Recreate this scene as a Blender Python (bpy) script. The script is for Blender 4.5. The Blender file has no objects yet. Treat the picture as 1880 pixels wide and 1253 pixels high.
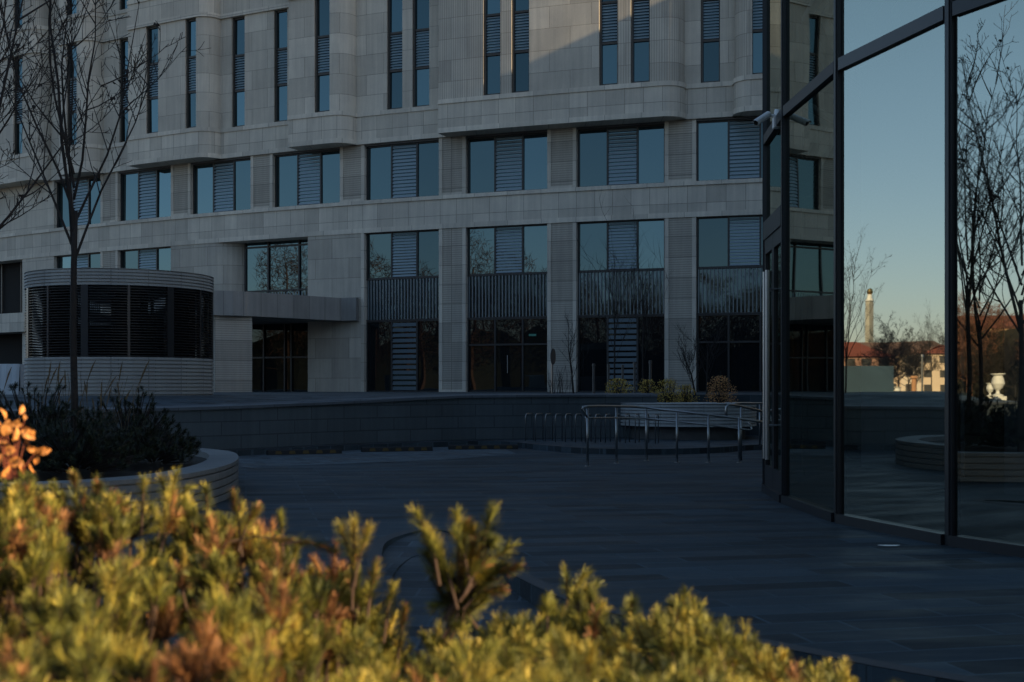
import bpy, math, random
from math import sin, cos, pi, radians, atan2, hypot
from mathutils import Vector, Matrix
random.seed(7)
SC = bpy.context.scene
COL = SC.collection

# ------------------------------------------------------------------ camera, world, sun, exposure
EYE, F = 1.45, 2300.0
cam = bpy.data.cameras.new('camera'); co = bpy.data.objects.new('camera', cam); COL.objects.link(co)
co.location = (0, 0, EYE); co.rotation_euler = (radians(90), 0, 0)
cam.sensor_width = 36; cam.lens = F / 1880 * 36; cam.shift_y = 85.5 / 1880
cam.clip_start = 0.05; cam.clip_end = 4000
cam.dof.use_dof = True; cam.dof.focus_distance = 32; cam.dof.aperture_fstop = 4.6
SC.camera = co
SUN_EL, SUN_AZ = radians(19), radians(-25)          # azimuth of the sun measured from +X towards +Y
sd = Vector((cos(SUN_EL) * cos(SUN_AZ), cos(SUN_EL) * sin(SUN_AZ), sin(SUN_EL)))
W = bpy.data.worlds.new('World'); SC.world = W; W.use_nodes = True
nt = W.node_tree; bg = nt.nodes['Background']
sky = nt.nodes.new('ShaderNodeTexSky'); sky.sky_type = 'NISHITA'; sky.sun_disc = False
sky.sun_elevation = SUN_EL; sky.sun_rotation = radians(90) - SUN_AZ; sky.altitude = 100
sky.air_density = 1.0; sky.dust_density = 0.6; sky.ozone_density = 2.2
# thin cool haze towards the horizon
tcw = nt.nodes.new('ShaderNodeTexCoord'); sxw = nt.nodes.new('ShaderNodeSeparateXYZ'); nt.links.new(tcw.outputs['Generated'], sxw.inputs[0])
mrw = nt.nodes.new('ShaderNodeMapRange'); nt.links.new(sxw.outputs[2], mrw.inputs[0]); mrw.inputs[1].default_value = 0.0; mrw.inputs[2].default_value = 0.28
mxw = nt.nodes.new('ShaderNodeMix'); mxw.data_type = 'RGBA'; nt.links.new(mrw.outputs[0], mxw.inputs[0]); mxw.inputs[6].default_value = (.93, .85, .97, 1); mxw.inputs[7].default_value = (1.0, .985, .94, 1)
mlw = nt.nodes.new('ShaderNodeMix'); mlw.data_type = 'RGBA'; mlw.blend_type = 'MULTIPLY'; mlw.inputs[0].default_value = 1
nt.links.new(sky.outputs[0], mlw.inputs[6]); nt.links.new(mxw.outputs[2], mlw.inputs[7])
nt.links.new(mlw.outputs[2], bg.inputs[0]); bg.inputs[1].default_value = 0.1
sl = bpy.data.lights.new('sun', 'SUN'); sl.energy = 4.5; sl.angle = radians(0.5); sl.color = (1.0, 0.77, 0.47)
so = bpy.data.objects.new('sun', sl); COL.objects.link(so); so.rotation_euler = sd.to_track_quat('Z', 'Y').to_euler()
vs = SC.view_settings; vs.view_transform = 'Standard'; vs.look = 'None'; vs.gamma = 1; vs.exposure = 0.8
SC.cycles.max_bounces = 8; SC.cycles.glossy_bounces = 4; SC.cycles.transparent_max_bounces = 12

# ------------------------------------------------------------------ helpers
def tag(o, label=None, cat=None, group=None, kind=None):
    for k, v in (('label', label), ('category', cat), ('group', group), ('kind', kind)):
        if v: o[k] = v
    return o
def empty(name, loc, label, cat, group=None):
    o = bpy.data.objects.new(name, None); COL.objects.link(o); o.location = loc
    o.empty_display_size = .2
    return tag(o, label, cat, group)
class MB:
    def __init__(s): s.v = []; s.f = []; s.uv = []; s.mi = []; s.m = 0
    def face(s, pts, uv=None):
        n = len(s.v); s.v += [tuple(p) for p in pts]; s.f.append(tuple(range(n, n + len(pts))))
        s.uv.append(uv or [(p[0], p[1]) for p in pts]); s.mi.append(s.m)
    def prism(s, path, z0, z1, u0=0, caps=True, zt=None, zb=None, closed=True):
        n = len(path); us = [u0]
        for i in range(n):
            a, b = path[i], path[(i + 1) % n]; us.append(us[-1] + hypot(a[0] - b[0], a[1] - b[1]))
        T = zt or [z1] * n; B = zb or [z0] * n
        for i in range(n if closed else n - 1):
            j = (i + 1) % n; a, b = path[i], path[j]
            s.face([(a[0], a[1], B[i]), (b[0], b[1], B[j]), (b[0], b[1], T[j]), (a[0], a[1], T[i])],
                   [(us[i], B[i]), (us[i + 1], B[j]), (us[i + 1], T[j]), (us[i], T[i])])
        if caps:
            s.face([(p[0], p[1], T[i]) for i, p in enumerate(path)])
            s.face([(p[0], p[1], B[i]) for i, p in reversed(list(enumerate(path)))])
    def box(s, x0, x1, y0, y1, z0, z1): s.prism([(x0, y0), (x1, y0), (x1, y1), (x0, y1)], z0, z1)
    def tube(s, pts, rad, n=8, cap=True):
        pts = [Vector(p) for p in pts]; k = len(pts)
        R = rad if isinstance(rad, (list, tuple)) else [rad] * k
        base = len(s.v); ax = None
        for i in range(k):
            d = (pts[min(i + 1, k - 1)] - pts[max(i - 1, 0)]); d = d.normalized() if d.length > 1e-9 else Vector((0, 0, 1))
            if ax is None: ax = d.orthogonal().normalized()
            ax = (ax - d * ax.dot(d)); ax = ax.normalized() if ax.length > 1e-6 else d.orthogonal().normalized()
            b = d.cross(ax)
            for j in range(n):
                t = 2 * pi * j / n; s.v.append(tuple(pts[i] + (ax * cos(t) + b * sin(t)) * R[i]))
        for i in range(k - 1):
            for j in range(n):
                j2 = (j + 1) % n
                s.f.append((base + i * n + j, base + i * n + j2, base + (i + 1) * n + j2, base + (i + 1) * n + j))
                s.uv.append([(j / n, i), ((j + 1) / n, i), ((j + 1) / n, i + 1), (j / n, i + 1)]); s.mi.append(s.m)
        if cap and n > 3:
            s.f.append(tuple(base + (k - 1) * n + j for j in range(n))); s.uv.append([(0, 0)] * n); s.mi.append(s.m)
            s.f.append(tuple(base + j for j in reversed(range(n)))); s.uv.append([(0, 0)] * n); s.mi.append(s.m)
    def lathe(s, prof, cx, cy, n=32, a0=0, a1=2 * pi):
        full = abs(a1 - a0 - 2 * pi) < 1e-6
        for j in range(n):
            t0 = a0 + (a1 - a0) * j / n; t1 = a0 + (a1 - a0) * (j + 1) / n
            for (r0, z0), (r1, z1) in zip(prof, prof[1:]):
                rr = max(r0, r1)
                s.face([(cx + r0 * cos(t0), cy + r0 * sin(t0), z0), (cx + r0 * cos(t1), cy + r0 * sin(t1), z0),
                        (cx + r1 * cos(t1), cy + r1 * sin(t1), z1), (cx + r1 * cos(t0), cy + r1 * sin(t0), z1)],
                       [(t0 * rr, z0), (t1 * rr, z0), (t1 * rr, z1), (t0 * rr, z1)])
    def build(s, name, mats, parent=None, smooth=False, loc=None, weld=False):
        me = bpy.data.meshes.new(name); me.from_pydata(s.v, [], s.f)
        uvl = me.uv_layers.new(name='UVMap')
        flat = []
        for u in s.uv:
            for p in u: flat += [p[0], p[1]]
        uvl.data.foreach_set('uv', flat)
        for m in (mats if isinstance(mats, (list, tuple)) else [mats]): me.materials.append(m)
        me.polygons.foreach_set('material_index', s.mi)
        if smooth: me.polygons.foreach_set('use_smooth', [True] * len(me.polygons))
        me.update()
        if weld:
            import bmesh
            bm = bmesh.new(); bm.from_mesh(me); bmesh.ops.remove_doubles(bm, verts=bm.verts, dist=1e-4); bm.to_mesh(me); bm.free()
        o = bpy.data.objects.new(name, me); COL.objects.link(o)
        if parent:
            o.parent = parent; p = parent; off = Vector((0, 0, 0))
            while p: off += p.location; p = p.parent
            o.location = -off                       # geometry is written in world coordinates
        return o
def copy_tree(o, parent=None):
    c = o.copy(); COL.objects.link(c); c.parent = parent
    for ch in o.children: copy_tree(ch, c)
    return c
def struct(o): return tag(o, kind='structure')

# ------------------------------------------------------------------ materials
def mat(name):
    m = bpy.data.materials.new(name); m.use_nodes = True
    return m, m.node_tree, m.node_tree.nodes['Principled BSDF']
def N(t, typ, **k):
    n = t.nodes.new(typ)
    for a, b in k.items(): setattr(n, a, b)
    return n
def mth(t, op, a, b=None, c=None):
    n = N(t, 'ShaderNodeMath', operation=op)
    for i, x in enumerate((a, b, c)):
        if x is None: continue
        if isinstance(x, (int, float)): n.inputs[i].default_value = x
        else: t.links.new(x, n.inputs[i])
    return n.outputs[0]
def mixc(t, f, a, b, mode='MIX'):
    n = N(t, 'ShaderNodeMix', data_type='RGBA', blend_type=mode)
    for i, x in ((0, f), (6, a), (7, b)):
        if isinstance(x, (int, float)): n.inputs[i].default_value = x
        elif isinstance(x, tuple): n.inputs[i].default_value = (*x, 1)
        else: t.links.new(x, n.inputs[i])
    return n.outputs[2]
def noise(t, scale, detail=4, vec=None, rough=.5):
    n = N(t, 'ShaderNodeTexNoise'); n.inputs['Scale'].default_value = scale; n.inputs['Detail'].default_value = detail
    n.inputs['Roughness'].default_value = rough
    if vec is None: vec = N(t, 'ShaderNodeTexCoord').outputs['Object']
    t.links.new(vec, n.inputs['Vector']); return n.outputs['Fac']
def simple(name, col, rough=.6, metal=0, var=.25, vs=6, spec=.5, bump=0):
    m, t, b = mat(name)
    f = noise(t, vs, 5)
    c = mixc(t, f, tuple(x * (1 - var) for x in col), tuple(min(1, x * (1 + var)) for x in col))
    t.links.new(c, b.inputs['Base Color']); b.inputs['Roughness'].default_value = rough; b.inputs['Metallic'].default_value = metal
    b.inputs['Specular IOR Level'].default_value = spec
    if bump:
        bn = N(t, 'ShaderNodeBump'); bn.inputs['Strength'].default_value = bump; bn.inputs['Distance'].default_value = .02
        t.links.new(noise(t, vs * 6, 4), bn.inputs['Height']); t.links.new(bn.outputs[0], b.inputs['Normal'])
    return m
def stone(name, col, bw, bh, mort=.013, off=.5, flute=None, per=.09, groove_shade=.35, rough=.75, var=.15, uvoff=(0, 0), dark=.55, mot=.22):
    m, t, b = mat(name)
    uv = N(t, 'ShaderNodeUVMap').outputs[0]
    mp = N(t, 'ShaderNodeMapping'); mp.inputs['Location'].default_value = (*uvoff, 0); t.links.new(uv, mp.inputs[0])
    br = N(t, 'ShaderNodeTexBrick'); t.links.new(mp.outputs[0], br.inputs['Vector'])
    br.offset = off; br.inputs['Scale'].default_value = 1; br.inputs['Brick Width'].default_value = bw; br.inputs['Row Height'].default_value = bh
    br.inputs['Mortar Size'].default_value = mort; br.inputs['Mortar Smooth'].default_value = .1
    br.inputs['Color1'].default_value = (*[x * (1 - var) for x in col], 1); br.inputs['Color2'].default_value = (*[min(1, x * (1 + var)) for x in col], 1)
    br.inputs['Mortar'].default_value = (*[x * dark for x in col], 1)
    c = br.outputs['Color']
    big = noise(t, .9, 6, rough=.6); fine = noise(t, 22, 4, rough=.65)
    c = mixc(t, 1, c, mixc(t, big, (1 - mot, 1 - mot, 1 - mot * .9), (1 + mot, 1 + mot, 1 + mot * .85)), 'MULTIPLY')
    c = mixc(t, 1, c, mixc(t, fine, (.88,) * 3, (1.12,) * 3), 'MULTIPLY')
    # rain streaks: noise stretched down the wall
    mp2 = N(t, 'ShaderNodeMapping'); mp2.inputs['Scale'].default_value = (3.2, .16, 1); t.links.new(uv, mp2.inputs[0])
    st = noise(t, 1.6, 5, mp2.outputs[0], .6)
    c = mixc(t, 1, c, mixc(t, st, (.66, .67, .69), (1.2, 1.2, 1.2)), 'MULTIPLY')
    if flute:  # no relief: the shade inside the grooves is drawn as dark stripes
        sp = N(t, 'ShaderNodeSeparateXYZ'); t.links.new(uv, sp.inputs[0])
        w = mth(t, 'SINE', mth(t, 'MULTIPLY', sp.outputs[0 if flute == 'v' else 1], 2 * pi / per))
        g = mth(t, 'GREATER_THAN', w, .35)
        patch = mth(t, 'MULTIPLY', g, groove_shade)
        c = mixc(t, patch, c, tuple(x * .45 for x in col))
    t.links.new(c, b.inputs['Base Color']); b.inputs['Roughness'].default_value = rough
    bn = N(t, 'ShaderNodeBump'); bn.inputs['Strength'].default_value = .5; bn.inputs['Distance'].default_value = .01
    t.links.new(mth(t, 'ADD', mth(t, 'MULTIPLY', fine, .5), mth(t, 'MULTIPLY', br.outputs['Fac'], -1)), bn.inputs['Height'])
    t.links.new(bn.outputs[0], b.inputs['Normal'])
    return m
def glass(name, refl, tint, transp=0.0, wav=.0, ws=.5, dark=(.01, .013, .016), rmin=.35):
    m, t, b = mat(name); out = t.nodes['Material Output']; t.nodes.remove(b)
    gl = N(t, 'ShaderNodeBsdfGlossy'); gl.inputs['Roughness'].default_value = .012; gl.inputs['Color'].default_value = (*tint, 1)
    if not transp:
        oi = N(t, 'ShaderNodeObjectInfo'); t.links.new(mixc(t, oi.outputs['Random'], tuple(x * .62 for x in tint), tuple(x * 1.3 for x in tint)), gl.inputs['Color'])
    df = N(t, 'ShaderNodeBsdfDiffuse'); df.inputs['Color'].default_value = (*dark, 1)
    base = df.outputs[0]
    if transp:
        tr = N(t, 'ShaderNodeBsdfTransparent'); tr.inputs['Color'].default_value = (.62, .7, .72, 1)
        mx = N(t, 'ShaderNodeMixShader'); mx.inputs[0].default_value = transp
        t.links.new(df.outputs[0], mx.inputs[1]); t.links.new(tr.outputs[0], mx.inputs[2]); base = mx.outputs[0]
    lw = N(t, 'ShaderNodeLayerWeight'); lw.inputs[0].default_value = .35
    fac = mth(t, 'MINIMUM', mth(t, 'ADD', mth(t, 'MULTIPLY', lw.outputs['Fresnel'], 1 - rmin), rmin * refl), 1)
    m2 = N(t, 'ShaderNodeMixShader'); t.links.new(fac, m2.inputs[0]); t.links.new(base, m2.inputs[1]); t.links.new(gl.outputs[0], m2.inputs[2])
    if wav:
        bn = N(t, 'ShaderNodeBump'); bn.inputs['Strength'].default_value = 1; bn.inputs['Distance'].default_value = wav
        t.links.new(noise(t, ws, 1), bn.inputs['Height']); t.links.new(bn.outputs[0], gl.inputs['Normal'])
    t.links.new(m2.outputs[0], out.inputs[0]); return m

M = {}
ST = (.54, .495, .42)
M['band'] = stone('stone_band', ST, .82, 1.05, uvoff=(0, .12), off=0)
M['panel'] = stone('stone_panels', ST, 1.9, .95, mort=.012, off=.5)
M['fluted'] = stone('stone_fluted', tuple(x * .92 for x in ST), 1.6, .95, mort=.012, off=.5, flute='v', per=.11, groove_shade=.5)
M['panel_shaded'] = stone('stone_panels_shaded', tuple(x * .78 for x in ST), 1.9, .95, mort=.012, off=.5)  # same stone darkened: shade of the lower storeys put into the colour
M['ledge'] = stone('stone_ledge', tuple(x * 1.08 for x in ST), 1.6, 2, off=0, dark=.55)
M['pier'] = stone('stone_ribbed_shaded', tuple(x * .72 for x in ST), 3, .88, mort=.018, off=0, flute='h', per=.1, groove_shade=.5)  # facade stone darkened too, pier shade is part of the colour
M['trim'] = stone('stone_trim', tuple(x * 1.0 for x in ST), 3, .88, mort=.015, off=0, dark=.6)
M['kiosk'] = stone('stone_kiosk', (.36, .36, .34), .9, 9, mort=.012, off=0, dark=.55)
M['groove'] = simple('stone_groove', (.12, .12, .12), .9)
M['wall'] = stone('stone_retaining', (.085, .105, .115), 1.0, .3, mort=.012, off=.5, var=.1, uvoff=(0, -.12))
M['coping'] = stone('stone_coping', (.11, .125, .14), 1.2, 9, mort=.01, off=0)
M['seat'] = stone('stone_seat', (.19, .20, .20), 1.5, 9, mort=.008, off=0, dark=.5)
M['frame'] = simple('dark_aluminium', (.018, .018, .02), .38, 0, .15)
M['bronze'] = simple('bronze_aluminium', (.035, .028, .022), .4, 0, .15)
M['pavframe'] = simple('pavilion_aluminium', (.012, .014, .017), .42, .0, .2, 20)
M['steel'] = simple('brushed_steel', (.4, .4, .4), .35, 1, .1, 30)
M['darksteel'] = simple('dark_steel', (.30, .30, .30), .3, .9, .15, 30)
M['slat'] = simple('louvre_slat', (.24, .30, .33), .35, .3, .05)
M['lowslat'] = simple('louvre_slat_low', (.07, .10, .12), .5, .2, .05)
M['fin'] = simple('spandrel_fin', (.17, .20, .22), .35, .4, .1)
M['wglass'] = glass('window_glass', 1.0, (.13, .20, .22), 0, .006, .45, rmin=.62)
M['gglass'] = glass('ground_glass', 1.0, (.10, .13, .14), 0, .006, .45, rmin=.3)
M['sglass'] = glass('spandrel_glass', 1.0, (.13, .20, .24), 0, .015, .8, rmin=.35)
M['pglass'] = glass('pavilion_glass', 1.0, (.64, .67, .58), .75, .0016, .7, rmin=.5)
M['black'] = simple('void', (.006, .006, .006), .9)
M['interior'] = simple('interior_wall', (.10, .10, .10), .8)
M['bark'] = simple('bark', (.02, .017, .016), .9, 0, .4, 20)
M['twig'] = simple('reddish_twigs', (.16, .075, .05), .9, 0, .5, 3)
M['soil'] = simple('soil', (.02, .017, .013), .95, 0, .4, 12, bump=.5)
M['black_rubber'] = simple('black_rubber', (.015, .015, .015), .8)
M['yellow'] = simple('yellow_paint', (.09, .055, .01), .7)
M['white'] = simple('white_plastic', (.75, .75, .74), .35, 0, .05)
M['stonewhite'] = simple('white_plaster', (.8, .78, .74), .6, 0, .08)

def needle_mat(name, cols, rough=.55):
    m, t, b = mat(name)
    inf = N(t, 'ShaderNodeNewGeometry')
    cr = N(t, 'ShaderNodeValToRGB')
    t.links.new(noise(t, 8.5, 4, rough=.65), cr.inputs[0])
    e = cr.color_ramp.elements
    while len(e) < len(cols): e.new(.5)
    for i, (p, c) in enumerate(cols): e[i].position = p; e[i].color = (*c, 1)
    c = mixc(t, 1, cr.outputs[0], mixc(t, inf.outputs['Random Per Island'], (.4, .42, .45), (1.6, 1.55, 1.4)), 'MULTIPLY')
    t.links.new(c, b.inputs['Base Color']); b.inputs['Roughness'].default_value = rough
    b.inputs['Specular IOR Level'].default_value = .35
    tl = N(t, 'ShaderNodeBsdfTranslucent'); t.links.new(c, tl.inputs[0])
    mx = N(t, 'ShaderNodeMixShader'); mx.inputs[0].default_value = .08
    t.links.new(b.outputs[0], mx.inputs[1]); t.links.new(tl.outputs[0], mx.inputs[2])
    t.links.new(mx.outputs[0], t.nodes['Material Output'].inputs[0])
    return m
M['needles'] = needle_mat('pine_needles', [(.36, (.04, .055, .018)), (.5, (.24, .23, .045)), (.68, (.66, .49, .095))])
M['brown_needles'] = needle_mat('dry_needles', [(.35, (.17, .07, .03)), (.65, (.50, .24, .09))])
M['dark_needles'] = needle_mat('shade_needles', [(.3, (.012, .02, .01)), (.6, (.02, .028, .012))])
M['orange_leaf'] = needle_mat('orange_leaves', [(.3, (.55, .20, .05)), (.6, (.68, .30, .09))])
M['shrub_leaf'] = needle_mat('yellow_leaves', [(.3, (.42, .24, .05)), (.6, (.48, .36, .07))])
M['olive_leaf'] = needle_mat('olive_leaves', [(.3, (.36, .22, .07)), (.6, (.55, .26, .10))])
M['reed'] = simple('dry_reed', (.12, .09, .05), .9)

# plaza paving: long slabs, wet patches
def paving(name, col, bw, bh, rot, wet=True):
    m, t, b = mat(name)
    tc = N(t, 'ShaderNodeTexCoord').outputs['Object']
    mp = N(t, 'ShaderNodeMapping'); mp.inputs['Rotation'].default_value = (0, 0, rot); t.links.new(tc, mp.inputs[0])
    br = N(t, 'ShaderNodeTexBrick'); t.links.new(mp.outputs[0], br.inputs['Vector']); br.offset = .37
    br.inputs['Scale'].default_value = 1; br.inputs['Brick Width'].default_value = bw; br.inputs['Row Height'].default_value = bh
    br.inputs['Mortar Size'].default_value = .014; br.inputs['Mortar Smooth'].default_value = .3
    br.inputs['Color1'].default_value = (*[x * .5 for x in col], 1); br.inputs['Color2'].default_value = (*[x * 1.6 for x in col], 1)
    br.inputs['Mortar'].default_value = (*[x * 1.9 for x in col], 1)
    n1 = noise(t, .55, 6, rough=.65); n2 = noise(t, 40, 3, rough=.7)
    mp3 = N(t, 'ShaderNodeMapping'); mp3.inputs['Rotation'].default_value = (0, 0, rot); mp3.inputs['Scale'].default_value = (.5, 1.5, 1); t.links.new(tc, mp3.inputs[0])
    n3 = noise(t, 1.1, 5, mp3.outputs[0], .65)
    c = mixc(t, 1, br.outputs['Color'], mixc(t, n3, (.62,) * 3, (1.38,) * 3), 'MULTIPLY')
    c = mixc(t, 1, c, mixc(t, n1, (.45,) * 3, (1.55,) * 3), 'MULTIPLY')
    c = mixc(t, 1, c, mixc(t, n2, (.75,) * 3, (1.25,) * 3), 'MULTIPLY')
    t.links.new(c, b.inputs['Base Color'])
    r = N(t, 'ShaderNodeMapRange'); t.links.new(n3, r.inputs[0]); r.inputs[1].default_value = .35; r.inputs[2].default_value = .65
    r.inputs[3].default_value = .5; r.inputs[4].default_value = .8; b.inputs['Specular IOR Level'].default_value = .35
    t.links.new(r.outputs[0], b.inputs['Roughness'])
    bn = N(t, 'ShaderNodeBump'); bn.inputs['Strength'].default_value = .6; bn.inputs['Distance'].default_value = .006
    t.links.new(mth(t, 'ADD', mth(t, 'ADD', mth(t, 'MULTIPLY', n2, .6), mth(t, 'MULTIPLY', br.outputs['Fac'], -1)), mth(t, 'MULTIPLY', br.outputs['Color'], 3)), bn.inputs['Height'])
    t.links.new(bn.outputs[0], b.inputs['Normal'])
    return m
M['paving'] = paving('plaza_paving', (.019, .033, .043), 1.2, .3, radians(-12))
M['paving2'] = paving('granite_paving', (.036, .05, .06), .6, .3, radians(4))
M['paving3'] = paving('pale_paving', (.055, .075, .088), .3, .15, radians(30))
M['kerb'] = simple('granite_kerb', (.05, .053, .056), .7, 0, .25, 25)
M['lawn'] = simple('open_ground', (.09, .10, .05), .95, 0, .4, .2)

# ------------------------------------------------------------------ ground and plaza
g = MB(); g.face([(-1500, -1500, -1.1), (1500, -1500, -1.1), (1500, 1500, -1.1), (-1500, 1500, -1.1)][::1])
struct(g.build('ground', M['lawn']))
def smoothpath(pts, n=6):
    out = []; P = [Vector((*p[:2], 0)) for p in pts]
    for i in range(len(P) - 1):
        p0, p1, p2, p3 = P[max(i - 1, 0)], P[i], P[i + 1], P[min(i + 2, len(P) - 1)]
        for k in range(n):
            t = k / n
            q = .5 * ((2 * p1) + (p2 - p0) * t + (2 * p0 - 5 * p1 + 4 * p2 - p3) * t * t + (3 * p1 - p0 - 3 * p2 + p3) * t ** 3)
            out.append((q.x, q.y))
    out.append(tuple(P[-1][:2])); return out
edge0 = smoothpath([(-14, 1), (-3, 4.6), (-1.25, 7.0), (-.85, 8.9), (-1.05, 10.2), (-1.18, 11.6), (-1.05, 12.4), (-.82, 12.8), (-.6, 12.5), (-.42, 11.8), (-.26, 11), (-.04, 9.87), (.44, 8.38), (1.0, 7.6), (1.55, 6.9), (2.3, 6.1), (3.6, 5.2), (6, 4), (10, 2)])
edge1 = smoothpath([(-14, .4), (-3, 4.0), (-1.35, 6.4), (-1.0, 8.9), (-.98, 10.6), (-.86, 11.3), (-.74, 10.8), (-.58, 9.84), (-.28, 8.6), (.02, 8.06), (.6, 7.1), (1.2, 6.4), (2.0, 5.6), (3.2, 4.7), (5.6, 3.5), (9.6, 1.5)])
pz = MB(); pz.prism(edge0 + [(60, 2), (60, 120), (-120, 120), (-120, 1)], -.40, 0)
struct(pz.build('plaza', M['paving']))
# pale granite nosing along the upper edge
def strip(pts, off, z, u=0):
    out = MB(); n = len(pts)
    nr = []
    for i in range(n):
        a = Vector(pts[max(i - 1, 0)]); b = Vector(pts[min(i + 1, n - 1)]); d = (b - a).normalized(); nr.append(Vector((-d.y, d.x)))
    us = 0
    for i in range(n - 1):
        L = (Vector(pts[i + 1]) - Vector(pts[i])).length
        a, b = Vector(pts[i]), Vector(pts[i + 1]); c, d = b + nr[i + 1] * off, a + nr[i] * off
        out.face([(a.x, a.y, z), (b.x, b.y, z), (c.x, c.y, z), (d.x, d.y, z)], [(us, 0), (us + L, 0), (us + L, abs(off)), (us, abs(off))]); us += L
    return out
struct(strip(edge0[22:], .13, .004).build('kerb_strip', M['kerb']))
lp = MB(); LPP = edge1 + [(12, 1.5), (12, 12.85), (-14, 12.85)]
def zstep(y): return -.15 + (y - 9) * .0375
lp.prism(LPP, -.6, 0, zt=[zstep(p[1]) for p in LPP])
struct(lp.build('lower_step', M['paving2']))
def zlow(y): return -.062 + (y - 11.4) * .0593
lw_ = MB(); lw_.face([(-30, -12, zlow(-12)), (30, -12, zlow(-12)), (30, 11.35, zlow(11.35)), (-30, 11.35, zlow(11.35))])
struct(lw_.build('lower_pavement', M['paving2']))

# ------------------------------------------------------------------ retaining wall, sidewalk, platform
WL = [(-30, 20.5, .95), (-16, 22.4, .97), (-10, 24.3, .99), (-7.76, 25.5, 1.02), (-6.08, 26.9, 1.05), (-3.9, 29.5, 1.13), (-2.4, 30.9, 1.2), (-1.22, 31.9, 1.25), (.24, 32.4, 1.26), (2.2, 32.9, 1.265), (3.83, 33.1, 1.27)]
sp_ = smoothpath(WL, 5); zz = []
for i in range(len(WL) - 1):
    for k in range(5): zz.append(WL[i][2] + (WL[i + 1][2] - WL[i][2]) * k / 5)
zz.append(WL[-1][2])
def offs(pts, o):
    r = []
    for i in range(len(pts)):
        a = Vector(pts[max(i - 1, 0)]); b = Vector(pts[min(i + 1, len(pts) - 1)]); d = (b - a).normalized(); r.append((pts[i][0] - d.y * o, pts[i][1] + d.x * o))
    return r
w = MB(); back = offs(sp_, .5); nW = len(sp_)
w.prism(sp_ + back[::-1], .1, 1, zt=[z - .06 for z in zz] + [z - .06 for z in zz[::-1]])
rw = empty('retaining_wall', (sp_[0][0], sp_[0][1], 0), 'long low curved grey stone retaining wall behind the bike hoops and wheel stops', 'wall')
w.build('wall', M['wall'], rw)
c_ = MB(); fr = offs(sp_, -.05); bk = offs(sp_, .55)
zt = [z for z in zz] + [z + .03 for z in zz[::-1]]
c_.prism(fr + bk[::-1], 0, 1, zt=zt, zb=[z - .06 for z in zz] + [z - .06 for z in zz[::-1]])
c_.build('coping', M['coping'], rw)
pf = MB()
b0 = offs(sp_, .55); b1 = offs(sp_, 3.6)
for i in range(nW - 1):
    pf.face([(*b0[i], zz[i] - .02), (*b0[i + 1], zz[i + 1] - .02), (*b1[i + 1], 1.25), (*b1[i], 1.25)])
pf.prism(b1 + [(3.9, 35), (30, 34.8), (30, 62), (-36, 82), (-37, 40), (-33, 24)], 0, 1.25)
struct(pf.build('platform', M['paving2']))
# sidewalk island in front of the wall
front = smoothpath([(-30, 20), (-16, 21.9), (-10, 23.75), (-7.76, 24.9), (-6.08, 26.3), (-3.9, 28.8), (-1.22, 31.0), (-.2, 30.9), (.75, 28.9), (1.7, 27.4), (3.1, 27.1), (4.5, 27.8), (6, 29.4), (9, 31), (20, 32)], 6)
sw = MB(); sw.prism(front + [(30, 33), (30, 36), (-30, 36)], 0, .12)
struct(sw.build('sidewalk', M['paving2']))
struct(strip(front, .16, .124).build('sidewalk_kerb', M['kerb']))

pb = MB(); near = [px_y for px_y in ((425, 22.6), (600, 23.6), (800, 25.0), (950, 27.2))]
pb.face([((a - 940) / F * b, b, .004) for a, b in near] + [(-.3, 30.7, .004), (-1.22, 30.9, .004), (-3.9, 28.6, .004), (-6.08, 26.15, .004)])
struct(pb.build('parking_bay', M['paving3']))
# parking bay stripes and wheel stops
for (a, b) in (((-6.4, 24.9), (-4.5, 22.3)), ((-4.6, 26.8), (-2.2, 24.1)), ((-2.7, 28.9), (-.4, 26.2)), ((-.5, 29.6), (1.4, 27.0))):
    d = Vector((b[0] - a[0], b[1] - a[1])).normalized(); n = Vector((-d.y, d.x)) * .05; m_ = MB()
    m_.face([(a[0] - n.x, a[1] - n.y, .009), (b[0] - n.x, b[1] - n.y, .009), (b[0] + n.x, b[1] + n.y, .009), (a[0] + n.x, a[1] + n.y, .009)])
    struct(m_.build('parking_line', M['groove']))
def wheel_stop():
    r = empty('wheel_stop', (0, 0, 0), '', 'wheel stop', 'black and yellow wheel stops on the plaza')
    m_ = MB(); L = .82
    prof = [(-.075, 0), (.075, 0), (.055, .09), (.03, .11), (-.03, .11), (-.055, .09)]
    for (y0, z0), (y1, z1) in zip(prof, prof[1:] + prof[:1]): m_.face([(-L, y0, z0), (L, y0, z0), (L, y1, z1), (-L, y1, z1)])
    m_.face([(L, y, z) for y, z in prof]); m_.face([(-L, y, z) for y, z in prof[::-1]])
    m_.build('rubber_block', M['black_rubber'], r)
    for i in range(5):
        x = -.66 + i * .3; q = MB()
        q.face([(x, -.0745, .02), (x + .15, -.0745, .02), (x + .13, -.0585, .088), (x + .02, -.0585, .088)])
        for k in range(len(q.v)): q.v[k] = (q.v[k][0], q.v[k][1] - .003, q.v[k][2])
        q.build('reflective_strip', M['yellow'], r)
    return r
ws0 = wheel_stop()
WS = [(-5.63, 25.15, 45, 'black and yellow wheel stop, half hidden behind the curved planter'), (-4.45, 27.0, 48, 'black and yellow wheel stop, second from the planter'),
      (-2.6, 29.15, 40, 'black and yellow wheel stop, third from the planter'), (-.62, 30.1, 12, 'black and yellow wheel stop nearest the bike hoops')]
PX = [(440, 27.2), (559, 27.2), (729, 28.4), (887, 29.4)]
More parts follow.
